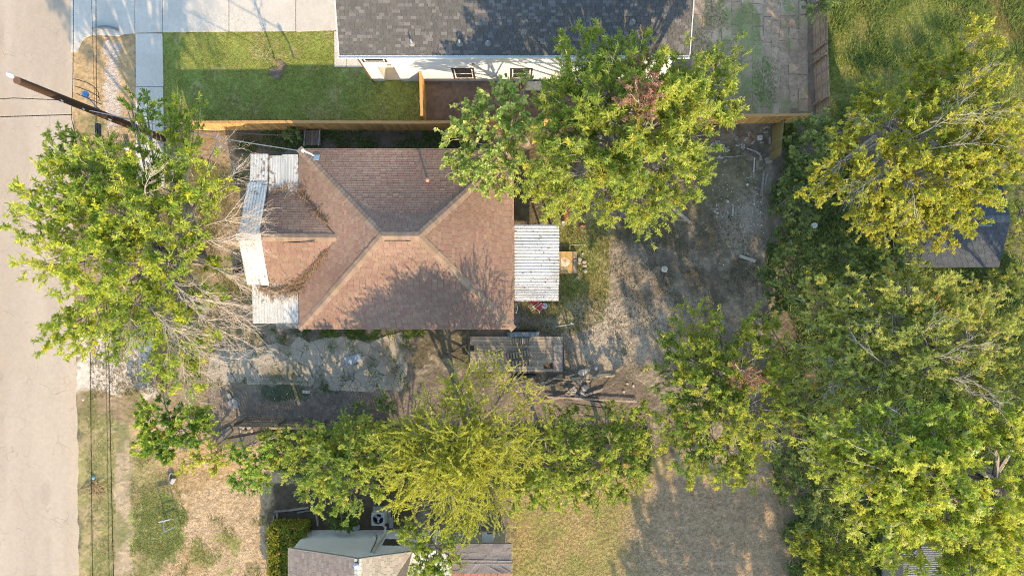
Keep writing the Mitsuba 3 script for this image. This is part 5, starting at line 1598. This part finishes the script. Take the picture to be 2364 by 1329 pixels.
tree('privet_tree', 'green round crowned tree between the old fence and the pale house', 'tree', (780, 1025),
     [(820, 975, 4.4, .8), (760, 1015, 4.6, 1.0), (700, 1015, 4.2, .8), (840, 1050, 5.6, 1.1), (760, 1080, 5.8, 1.2), (690, 1070, 4.6, .9), (640, 1045, 3.8, .8), (740, 1145, 5.2, .9), (820, 1140, 5.6, 1.0), (880, 1110, 5.4, .8), (705, 1125, 4.8, .7), (870, 1000, 4.4, .7), (800, 1180, 4.8, .6), (660, 1060, 3.2, .9), (740, 1040, 3.2, 1.0), (820, 1030, 3.2, 1.0), (800, 1100, 3.6, 1.0), (720, 1100, 3.4, .9), (880, 1060, 3.4, .8), (640, 1010, 3, .6)],
     ((.095, .145, .033), (.235, .28, .055)), 109, ll=.13, lw=.06, per=30, dens=74, r0=.15, alt=(.4, .3, .07), altp=.06, tilt=.6)

tree('privet_tree', 'bright green tree of the hedgerow above the dry lawn, left one', 'tree', (1260, 1030),
     [(1250, 1000, 4.6, 1.0), (1270, 1080, 4.8, 1.1), (1210, 1140, 4.8, .9), (1300, 1130, 4.4, .9), (1320, 1010, 4.4, .9), (1200, 1070, 4.8, .8), (1245, 1170, 4.4, .6)],
     ((.095, .145, .033), (.235, .28, .055)), 110, ll=.13, lw=.06, per=30, dens=76, r0=.12, alt=(.36, .3, .08), altp=.07, tilt=.6)
tree('privet_tree', 'bright green tree of the hedgerow above the dry lawn, right one', 'tree', (1400, 1025),
     [(1390, 985, 4.2, .9), (1450, 985, 4.2, .8), (1370, 1070, 5, 1.1), (1440, 1060, 4.8, 1.0), (1390, 1135, 4.2, .9), (1335, 1140, 4.2, .7), (1470, 1110, 4, .6), (1470, 1030, 4.2, .7), (1430, 1140, 4, .5)],
     ((.095, .145, .033), (.235, .28, .055)), 111, ll=.13, lw=.06, per=30, dens=76, r0=.12, alt=(.36, .26, .1), altp=.12, tilt=.6)
tree('oak_sapling', 'young dark green oak leaning over the grey felt roof', 'tree', (1000, 1225),
     [(955, 1240, 5, .7), (1010, 1265, 5, .7), (985, 1300, 5, .8), (1055, 1290, 4.8, .5), (1000, 1330, 4.8, .7), (935, 1225, 4.8, .5), (1050, 1225, 5, .5)],
     ((.08, .13, .025), (.18, .22, .04)), 112, ll=.13, lw=.05, per=28, dens=70, r0=.1, tilt=.6)

# shrubs
SH = (('shrub', 'dark spiky leaved shrub in the front yard under the ash tree', (395, 985), [(390, 950, 2.8, .85), (345, 985, 2.4, .65), (425, 995, 3.4, 1.0), (375, 1035, 2.4, .8), (455, 950, 3, .7), (335, 940, 2.2, .5), (470, 1000, 3, .6), (330, 1030, 2, .5), (480, 970, 3.2, .5)], ((.075, .13, .025), (.19, .25, .04)), .17, .1, 60),
      ('shrub', 'glossy green shrub standing in straw lawn left of the pale house', (575, 1085), [(560, 1100, 3.6, .7), (600, 1055, 4.0, .75), (615, 1110, 3.4, .5), (545, 1050, 3.6, .55), (575, 1130, 2.8, .45), (590, 1085, 4.2, .6)], ((.08, .15, .03), (.2, .27, .05)), .13, .06, 90),
      ('vine', 'low yellow green vine sprawling between the two front shrubs', (490, 1060), [(450, 1060, .8, .6), (500, 1070, .9, .6), (540, 1035, 1.2, .5), (420, 1075, .6, .4), (500, 1040, .8, .4), (660, 1000, 1.3, .5), (620, 1010, 1.2, .4)], ((.15, .2, .035), (.28, .3, .06)), .11, .06, 70),
      ('shrub', 'dense dark bush at the cedar fence corner, uppermost of the right bushes', (1850, 315), [(1850, 300, 2.4, .8), (1890, 300, 2.6, .9), (1860, 350, 3, .9), (1900, 350, 3, .9)], DARK, .13, .06, 84),
      ('shrub', 'dark bush beside the greenish board fence and grey boards', (1830, 420), [(1850, 395, 2.8, 1.0), (1830, 440, 2.6, .8), (1885, 430, 3, 1.0), (1800, 485, 1.8, .5), (1855, 480, 3, .9)], DARK, .13, .06, 84),
      ('shrub', 'dark bush right of the lone weathered board', (1815, 560), [(1815, 535, 2.4, .7), (1805, 600, 2.8, .75), (1845, 590, 3.2, .9), (1855, 530, 2.6, .7)], DARK, .13, .06, 84),
      ('shrub', 'dark bush under the grey green hackberry', (1830, 660), [(1775, 640, 2.4, .6), (1830, 660, 3.2, .9), (1880, 620, 3.2, .9), (1790, 700, 2.6, .7), (1870, 720, 3, .9)], DARK, .13, .06, 84),
      ('shrub', 'tall dark bush between the yellow tree and hackberry', (1960, 610), [(1930, 590, 3.4, 1.0), (1990, 610, 3.6, 1.1), (2050, 600, 3.6, .9), (1960, 640, 3.6, .9), (2110, 590, 3.4, .8)], DARK, .13, .06, 84),
      ('shrub', 'shaded bush left below the hackberry crown', (1850, 900), [(1840, 860, 3.4, 1.1), (1830, 940, 3.4, 1.1), (1870, 980, 3.4, 1.0), (1810, 1010, 3, .9), (1900, 940, 3.6, 1.0)], DARK, .13, .055, 76),
      ('shrub', 'shaded bush below the bright oak at the lawn edge', (1860, 1120), [(1850, 1070, 3.2, 1.0), (1850, 1140, 3.2, 1.1), (1900, 1150, 3.8, 1.1), (1880, 1200, 3.4, 1.0), (1810, 1110, 2.6, .7)], DARK, .13, .055, 76),
      ('shrub', 'sunlit bush at the right end of the dry lawn', (1880, 1260), [(1850, 1250, 2.8, .9), (1890, 1280, 3.4, 1.1), (1940, 1250, 4, 1.0), (1900, 1330, 3, 1.1), (1960, 1320, 3.8, 1.0), (2010, 1300, 4.5, 1.0)], ((.1, .15, .03), (.24, .26, .045)), .14, .06, 76),
      ('shrub', 'green bush right of the dark shed roof, upper one', (2350, 430), [(2340, 420, 3, 1.0), (2355, 500, 3, 1.0), (2345, 560, 2.6, .8)], OLIVE, .13, .055, 76),
      ('shrub', 'green bush right of the dark shed roof, lower one', (2350, 640), [(2350, 630, 2.8, .9), (2330, 660, 2.6, .6), (2290, 640, 2.2, .5)], OLIVE, .13, .055, 76),
      ('shrub', 'green weed bush on the path of the back fence top', (1885, 10), [(1870, 10, 1.8, .5), (1890, 25, 2.2, .6), (1900, -10, 2, .7)], DARK, .12, .06, 70),
      ('shrub', 'round dark bush beside the outdoor air conditioner', (790, 1195), [(790, 1195, 1.1, .62), (775, 1200, .9, .4), (808, 1200, .9, .4)], ((.05, .09, .025), (.11, .16, .035)), .09, .05, 210),
      ('shrub', 'leafy weeds along the lower edge of the dark soil strip', (860, 985), [(830, 945, 1.0, .5), (890, 930, 1.0, .5), (840, 985, 1.6, .7), (780, 990, 1.5, .6), (720, 985, 1.2, .5)], DARK, .13, .06, 80),
      ('shrub', 'leafy weeds below the lumber heap', (1400, 960), [(1300, 955, 1.2, .5), (1350, 960, 1.3, .5), (1420, 950, 1.4, .6), (1480, 955, 1.6, .6), (1260, 960, 1.2, .5)], ((.08, .13, .03), (.2, .24, .045)), .13, .06, 80),
      ('shrub', 'small dark weed bush beside the plank platform', (680, 310), [(676, 310, .7, .38), (690, 318, .5, .25)], DARK, .1, .06, 160))
for k, (nm, lab, base, lobes, pal, ll, lw, dens) in enumerate(SH):
    tree(nm, lab, 'shrub' if nm == 'shrub' else 'vine', base, lobes, pal, 200 + k, ll=ll, lw=lw, per=24, dens=dens, r0=.05, twig=.36, tilt=.6, alt=(.3, .28, .06), altp=.05, rough_twigs=.006, crown_name='foliage')

# clipped hedge
rg = np.random.default_rng(300)
hd = thing('hedge', 'clipped green hedge beside the grey gable roof', 'hedge')
a, b = at(620, 1216, 1.3), at(701, 1400, 1.3)
n = 5200
side = rg.uniform(0, 1, n)
x, y, z = rg.uniform(a[0], b[0], n), rg.uniform(b[1], a[1], n), rg.uniform(.1, 1.35, n)
topm = side < .6
z[topm] = 1.32 + .08 * vnoise(x[topm], y[topm], .4, 2) + rg.normal(0, .03, topm.sum())
e = rg.integers(0, 3, n)
x[~topm & (e == 0)] = a[0]
x[~topm & (e == 1)] = b[0]
y[~topm & (e == 2)] = a[1]
u = rg.uniform(0, 1, (n, 1))
cols = np.array((.1, .14, .025)) * (1 - u) + np.array((.24, .25, .04)) * u
cols = np.where(rg.uniform(0, 1, (n, 1)) < .06, np.array((.36, .2, .1)), cols)
v, f, cc = leaves(np.column_stack([x, y, z]), norm(rg.normal(0, 1, (n, 3)) + [0, 0, .5]), np.full(n, .12), 6, .09, .055, cols, rg, tilt=.7)
m = MB().add(v, f, np.clip(cc * [2.3, 2.1, 2.2], 0, .8))
m.build('foliage', 'leaf', hd, kind='stuff')
MB().box(((a[0] + b[0]) / 2, (a[1] + b[1]) / 2, .62), (b[0] - a[0] - .25, a[1] - b[1] - .25, 1.24), 0, (.03, .04, .015)).build('inner_branches', 'rough', hd)

# sapling in the lawn
tree('sapling', 'thin young sapling with small grey leaves in the green lawn', 'sapling', (636, 142),
     [(615, 126, 1.9, .33), (606, 128, 2.3, .28), (622, 136, 1.4, .22), (603, 120, 2.7, .22)], ((.13, .16, .07), (.22, .25, .1)), 310, ll=.06, lw=.02, per=9, dens=150, r0=.03, twig=.3, rough_twigs=.005, bark=(.3, .24, .18), branch_n=5)

# trees rooted outside or behind what is in view, whose shade falls on the yards
def shading(gx, gy, h, r):
    """the crown lobe at height h whose shade falls on this spot of ground"""
    p = at(gx, gy) + np.array(SUN) / SUN[2] * h
    k = G * (CAM_H - h) / CAM_H
    return (1182 + p[0] / k, 664.5 - p[1] / k, h, r)


tree('pecan_tree', 'leafy tree standing below the frame whose shade darkens the dry lawn', 'tree', (1820, 1800),
     [shading(x, y, h, r) for x, y, h, r in ((1500, 1270, 8, 1.3), (1480, 1400, 8, 1.6), (1580, 1220, 9, 1.8), (1680, 1200, 9.5, 1.9), (1600, 1340, 9, 2.0), (1720, 1330, 9.5, 2.0), (1780, 1210, 9, 1.8), (1830, 1340, 9, 1.9), (1550, 1130, 9, 1.3), (1640, 1110, 9, 1.2), (1465, 1180, 8.5, .6), (1745, 1110, 9, 1.2))],
     BRIGHT, 320, ll=.24, lw=.1, per=20, dens=40, r0=.2)
tree('pecan_tree', 'tall leafy tree below the frame whose shade falls on the back yard', 'tree', (1990, 1500),
     [shading(x, y, h, r) for x, y, h, r in ((1480, 560, 12, 1.4), (1560, 500, 12, 1.5), (1650, 560, 12.5, 1.6), (1590, 640, 12.5, 1.5), (1700, 660, 12, 1.4), (1640, 740, 12, 1.3), (1730, 540, 12.5, 1.3), (1700, 440, 12, 1.0), (1460, 680, 11.5, .8), (1560, 780, 11.5, .9), (1620, 420, 12, 1.0), (1470, 800, 11.5, .7))],
     BRIGHT, 321, ll=.24, lw=.1, per=20, dens=40, r0=.24)
tree('hackberry_tree', 'leafy hackberry beyond the right edge of the frame', 'tree', (2420, 900),
     [shading(x, y, h, r) for x, y, h, r in ((1960, 230, 9, 1.5), (2040, 190, 9.5, 1.6), (2110, 250, 9, 1.6), (2180, 190, 9.5, 1.4), (2140, 90, 9.5, .8), (1990, 130, 9, .7), (2240, 250, 9, 1.3), (2210, 545, 9.5, 1.5), (2270, 560, 9.5, 1.3), (2240, 620, 9, 1.3), (2310, 480, 9, 1.2))],
     BRIGHT, 322, ll=.24, lw=.1, per=20, dens=40, r0=.24)


# ------------------------------------------------------------------ grass, weeds, pebbles, litter
def inpoly(poly, n, rg):
    P = Polygon([at(x, y)[:2] for x, y in poly])
    x0, y0, x1, y1 = P.bounds
    q = rg.uniform((x0, y0), (x1, y1), (int(n * 1.0 * (x1 - x0) * (y1 - y0)), 2))
    import shapely
    return q[shapely.contains_xy(P, q[:, 0], q[:, 1])]


def grass(label, poly, per_m2, h, c1, c2, seed, c3=None, p3=.2, mask=None, w=.022, name='grass'):
    rg = np.random.default_rng(seed)
    q = inpoly(poly, per_m2, rg)
    if mask is not None:
        q = q[rg.uniform(0, 1, len(q)) < mask(q[:, 0], q[:, 1])]
    n = len(q)
    if not n:
        return
    i = np.repeat(np.arange(n), 3)
    az = rg.uniform(0, 6.28, len(i))
    hh = h * rg.uniform(.5, 1.3, len(i))
    lean = rg.uniform(.5, 1.5, len(i)) * hh
    base = np.column_stack([q[i], np.full(len(i), .003)]) + np.column_stack([rg.normal(0, .02, (len(i), 2)), np.zeros(len(i))])
    d = np.column_stack([np.cos(az), np.sin(az), 0 * az])
    s = np.column_stack([-np.sin(az), np.cos(az), 0 * az]) * w / 2
    tip = base + d * lean[:, None] + np.array([0, 0, 1]) * hh[:, None]
    v = np.stack([base - s, base + s, tip], 1).reshape(-1, 3)
    f = np.arange(len(i) * 3).reshape(-1, 3)
    u = np.clip(rg.normal(.5, .3, n) + (vnoise(q[:, 0], q[:, 1], 1.1, seed) - .5) * 1.2, 0, 1)[:, None]
    c = np.array(c1) * (1 - u) + np.array(c2) * u
    if c3 is not None:
        sel = (rg.uniform(0, 1, n) < p3 * 2 * vnoise(q[:, 0], q[:, 1], .8, seed + 1))[:, None]
        c = np.where(sel, np.array(c3) * rg.uniform(.8, 1.2, (n, 1)), c)
    cc = np.repeat(c[i] * rg.uniform(.8, 1.2, (len(i), 1)), 3, axis=0)
    k = obj(name, (v, f), 'blade', color=np.clip(cc, 0, .9), kind='stuff')
    labels[k].update(label=label, category='grass' if name == 'grass' else 'weeds')


GREEN = ((.29, .335, .075), (.5, .49, .14))
STRAW = ((.40, .275, .15), (.57, .425, .265))
grass('green mown grass of the lawn beside the white house', [(377, 76), (771, 73), (771, 156), (818, 157), (862, 188), (978, 190), (978, 284), (377, 284)], 330, .05, *GREEN, 401, (.5, .42, .22), .2, mask=lambda x, y: np.clip(.3 + 1.1 * vnoise(x, y, .7, 59), 0, 1))
grass('dry straw coloured grass of the front yard', [(306, 1010), (470, 1085), (630, 1120), (620, 1400), (306, 1400)], 220, .025, *STRAW, 402, (.3, .31, .11), .2, w=.014)
grass('greener grass patch round the silver chair frame', [(290, 1100), (460, 1100), (460, 1320), (290, 1320)], 330, .06, (.22, .28, .08), (.34, .38, .13), 403, mask=lambda x, y: np.clip(3.2 * (1.08 - np.hypot((x - at(370, 0)[0]) / 1.62, (y - at(0, 1212)[1]) / 2.2) - .55 * (vnoise(x, y, .5, 97) - .5)), 0, 1))
grass('thin green grass along the left of the front lawn', [(300, 990), (480, 1000), (480, 1400), (300, 1400)], 260, .05, (.26, .28, .09), (.42, .38, .16), 418, mask=lambda x, y: np.clip((vnoise(x, y, .75, 56) - .42) * 4, 0, 1) * np.clip((at(400, 0)[0] - x) * .8 + .6, 0, 1))
grass('green grass tufts in the straw front lawn', [(420, 1180), (620, 1180), (620, 1400), (400, 1400)], 260, .05, (.24, .28, .08), (.36, .36, .13), 419, mask=lambda x, y: np.clip((vnoise(x, y, .8, 57) - .6) * 6, 0, 1))
grass('rough green grass of the roadside verge', [(184, 935), (264, 935), (266, 1400), (182, 1400)], 230, .06, (.22, .28, .075), (.35, .39, .13), 404, (.54, .43, .27), .35, mask=lambda x, y: np.clip(np.minimum(x + 24.4 - .012 * (16 - y), -22.35 - x + .5 * vnoise(x, y, .5, 55)) * 3, 0, 1) * np.clip(vnoise(x, y, .55, 98) * 2.2 - .35, .1, 1))
grass('tan and green grass of the dry lower lawn', [(1185, 1140), (1480, 1100), (1840, 1090), (1840, 1400), (1185, 1400)], 220, .045, (.34, .32, .12), (.54, .44, .2), 405, (.27, .33, .09), .4, w=.016, mask=lambda x, y: np.clip((at(1500, 0)[0] - x) / 2.0 + .5, 0, 1))
grass('grey brown dead grass of the lower lawn', [(1400, 1100), (1840, 1090), (1850, 1400), (1400, 1400)], 200, .035, (.37, .275, .175), (.53, .4, .265), 417, (.24, .25, .12), .1, w=.015, mask=lambda x, y: np.clip((x - at(1500, 0)[0]) / 2.0 + .5, 0, 1) * (.55 + .45 * np.sin(y * 9 + .3 * np.sin(x * 2))))
grass('rough grass of the upper right meadow', [(1908, -60), (2420, -60), (2420, 200), (2200, 320), (1910, 290)], 260, .09, (.24, .31, .065), (.4, .43, .12), 406, (.48, .39, .19), .18)
grass('taller rough weeds in the upper right meadow', [(1905, -60), (2420, -60), (2420, 330), (1905, 300)], 110, .28, (.15, .22, .06), (.3, .36, .11), 420, w=.05, name='weeds', mask=lambda x, y: np.clip((vnoise(x, y, 1.0, 58) - .42) * 3.5, 0, 1))
grass('dry grass of the far upper right corner', [(2230, -60), (2420, -60), (2420, 140), (2290, 60)], 240, .1, (.32, .25, .1), (.42, .33, .16), 407)
grass('weedy yellow grass beside the tin awning', [(1292, 525), (1400, 500), (1410, 640), (1395, 740), (1330, 770), (1200, 765), (1195, 700), (1292, 690)], 260, .08, (.25, .27, .08), (.46, .39, .17), 408, (.19, .25, .06), .3, mask=lambda x, y: .3 + .9 * vnoise(x, y, .7, 88))
grass('thin dry weeds of the back yard', [(1300, 400), (1770, 330), (1760, 700), (1500, 860), (1300, 860), (1320, 700)], 120, .06, (.2, .17, .09), (.32, .27, .16), 409, (.13, .15, .06), .3, mask=lambda x, y: np.clip(vnoise(x, y, 1.3, 89) * 2.2 - .6, 0, 1))
grass('weeds under the front ash tree', [(185, 310), (320, 310), (560, 400), (560, 760), (420, 900), (210, 920), (200, 500)], 150, .1, (.13, .16, .045), (.3, .25, .11), 410, (.38, .3, .17), .3, mask=lambda x, y: np.clip(vnoise(x, y, 1.2, 90) * 2 - .4, 0, 1))
grass('weeds between the cedar fence and brown house', [(545, 302), (1060, 302), (1060, 345), (545, 350)], 130, .16, (.12, .18, .06), (.24, .3, .1), 411, mask=lambda x, y: np.clip(vnoise(x, y, .9, 91) * 3 - 1.1, 0, 1), w=.05, name='weeds')
grass('weeds in the cracks and edges of the concrete slab', [(500, 760), (945, 755), (945, 910), (480, 900)], 150, .1, (.1, .16, .05), (.22, .28, .09), 412, mask=lambda x, y: np.clip(vnoise(x, y, .5, 92) * 3 - 1.6, 0, 1), w=.03, name='weeds')
grass('leafy weeds along the foot of the brown house', [(690, 752), (1000, 752), (990, 775), (860, 785), (700, 772)], 240, .16, (.11, .18, .05), (.25, .32, .09), 413, w=.05, mask=lambda x, y: np.clip(vnoise(x, y, .6, 93) * 2.5 - .6, 0, 1), name='weeds')
grass('dark undergrowth beneath the wood on the right', [(1790, 290), (1900, 300), (2370, 620), (2420, 1400), (1830, 1400), (1780, 1050), (1760, 700)], 90, .3, (.12, .18, .06), (.26, .32, .11), 414, w=.07, name='weeds', mask=lambda x, y: np.clip((x - at(1745, 0)[0]) / 2.6 + (vnoise(x, y, .9, 99) - .6) * 2.2, 0, 1))
grass('low undergrowth along the hedgerow', [(600, 1000), (900, 990), (1500, 990), (1500, 1090), (1180, 1130), (900, 1100), (640, 1090)], 110, .3, (.14, .2, .06), (.28, .34, .1), 415, w=.08, name='weeds')
grass('sparse grass tufts growing between the sod pieces', [(1600, -40), (1870, -40), (1870, 270), (1600, 270)], 200, .06, (.18, .26, .06), (.3, .36, .1), 416, mask=lambda x, y: np.clip(vnoise(x, y, 1.6, 3) * 4 - 2.4, 0, 1))


def pebbles(label, poly, per_m2, r, col, seed, mask=None, name='gravel'):
    rg = np.random.default_rng(seed)
    q = inpoly(poly, per_m2, rg)
    if mask is not None:
        q = q[rg.uniform(0, 1, len(q)) < mask(q[:, 0], q[:, 1])]
    n = len(q)
    o = np.array([[1, 0, 0], [0, 1, 0], [-1, 0, 0], [0, -1, 0], [0, 0, 1.0]])
    of = np.array([[0, 1, 4], [1, 2, 4], [2, 3, 4], [3, 0, 4]])
    sz = r * np.exp(rg.normal(0, .45, (n, 1, 1))) * rg.uniform(.6, 1.3, (n, 5, 1)) * [1, 1, .7]
    a = rg.uniform(0, 6.28, n)
    R = np.zeros((n, 3, 3))
    R[:, 0, 0], R[:, 0, 1], R[:, 1, 0], R[:, 1, 1], R[:, 2, 2] = np.cos(a), -np.sin(a), np.sin(a), np.cos(a), 1
    v = np.einsum('nij,nkj->nki', R, o[None] * sz) + np.column_stack([q, np.zeros(n)])[:, None]
    f = (of[None] + (np.arange(n) * 5)[:, None, None]).reshape(-1, 3)
    c = np.array(col) * rg.uniform(.6, 1.3, (n, 1))
    k = obj(name, (v.reshape(-1, 3), f), 'matte', color=np.clip(np.repeat(c, 5, axis=0), 0, .85), kind='stuff')
    labels[k].update(label=label, category='gravel' if name == 'gravel' else 'litter')


pebbles('pale gravel of the ditch beside the sidewalk', [(246, 92), (274, 92), (276, 300), (300, 330), (250, 330), (243, 200)], 260, .02, (.55, .47, .42), 501)
pebbles('pale gravel patch in the back yard', [(1300, 700), (1560, 690), (1600, 830), (1480, 880), (1300, 860)], 60, .016, (.45, .39, .33), 502, mask=lambda x, y: np.clip(vnoise(x, y, 1.1, 95) * 2.2 - .5, 0, 1))
pebbles('white gravel specks near the right bushes', [(1640, 400), (1765, 400), (1765, 600), (1660, 620)], 45, .022, (.62, .58, .53), 503, mask=lambda x, y: np.clip(vnoise(x, y, 1.0, 96) * 2.2 - .5, 0, 1))
pebbles('small stones scattered over the bare yard soil', [(1200, 500), (1770, 300), (1770, 950), (1480, 960), (500, 970), (500, 890), (1200, 880)], 12, .016, (.42, .36, .3), 504)
pebbles('gravel of the pale drive by the road', [(180, 770), (330, 790), (330, 900), (185, 930)], 60, .013, (.6, .5, .4), 505)
pebbles('fallen leaves and bits on the dark soil strip', [(480, 900), (1000, 905), (1000, 985), (500, 985)], 30, .018, (.5, .42, .32), 506, name='leaf_litter')


def litter(label, P, seed, n, c1, c2, size, twigs=0, spread=.12, zf=None):
    """dry leaves and twigs lying along the line P (world xyz)"""
    rg = np.random.default_rng(seed)
    P = np.array(P, float)
    t = rg.uniform(0, len(P) - 1, n)
    Q = np.column_stack([np.interp(t, np.arange(len(P)), P[:, k]) for k in range(3)])
    sp = np.interp(t, np.arange(len(P)), spread if np.ndim(spread) else [spread] * len(P))
    Q[:, :2] += rg.normal(0, 1, (n, 2)) * sp[:, None]
    Q[:, 2] = (zf(Q[:, 0], Q[:, 1]) if zf else Q[:, 2]) + rg.uniform(.02, .09, n)
    u = rg.uniform(0, 1, (n, 1))
    v, f, c = leaves(Q, norm(rg.normal(0, 1, (n, 3)) * [1, 1, .3]), np.full(n, .03), 2, size, size * .45, np.array(c1) * (1 - u) + np.array(c2) * u, rg, droop=0)
    m = MB().add(v, f, c)
    for k in range(twigs):
        a = Q[rg.integers(0, n)] + [0, 0, .03]
        d = norm(rg.normal(0, 1, 3) * [1, 1, .12]) * rg.uniform(.15, .6)
        m.tube([a - d, a + rg.normal(0, .05, 3) * [1, 1, .4], a + d], [.013, .011, .005], 4, np.array((.3, .22, .16)) * rg.uniform(.6, 1.4))
    k = m.build('leaf_litter', 'matte', kind='stuff')
    labels[k].update(label=label, category='litter')


zall = lambda X, Y: np.maximum(np.where((X > XW - .05), zmain(X, Y), 0), np.where((X > GX) & (Y > GY0) & (Y < GY1), zgable(X, Y), 2.84))
litter('dry leaves and twigs heaped along the lower porch valley', [(-13.2, .0, 2.9), (-12.4, -.12, 2.9), (-11.6, -.1, 2.9), (-11.2, .1, 3), (-10.8, .5, 3), (-10.2, 1.1, 3.3), (-9.5, 1.9, 3.6)], 601, 3300, (.34, .2, .11), (.5, .36, .22), .07, 90, [.14, .2, .22, .14, .07, .05, .04], zall)
litter('orange dry leaves and twigs heaped along the upper porch valley', [(-12.6, 5.0, 2.9), (-11.9, 5.2, 2.9), (-11.2, 5.2, 2.9), (-10.8, 4.7, 3), (-10.2, 4.0, 3.3), (-9.5, 3.3, 3.6)], 602, 750, (.32, .2, .12), (.5, .33, .19), .07, 70, [.08, .13, .2, .06, .04, .03], zall)
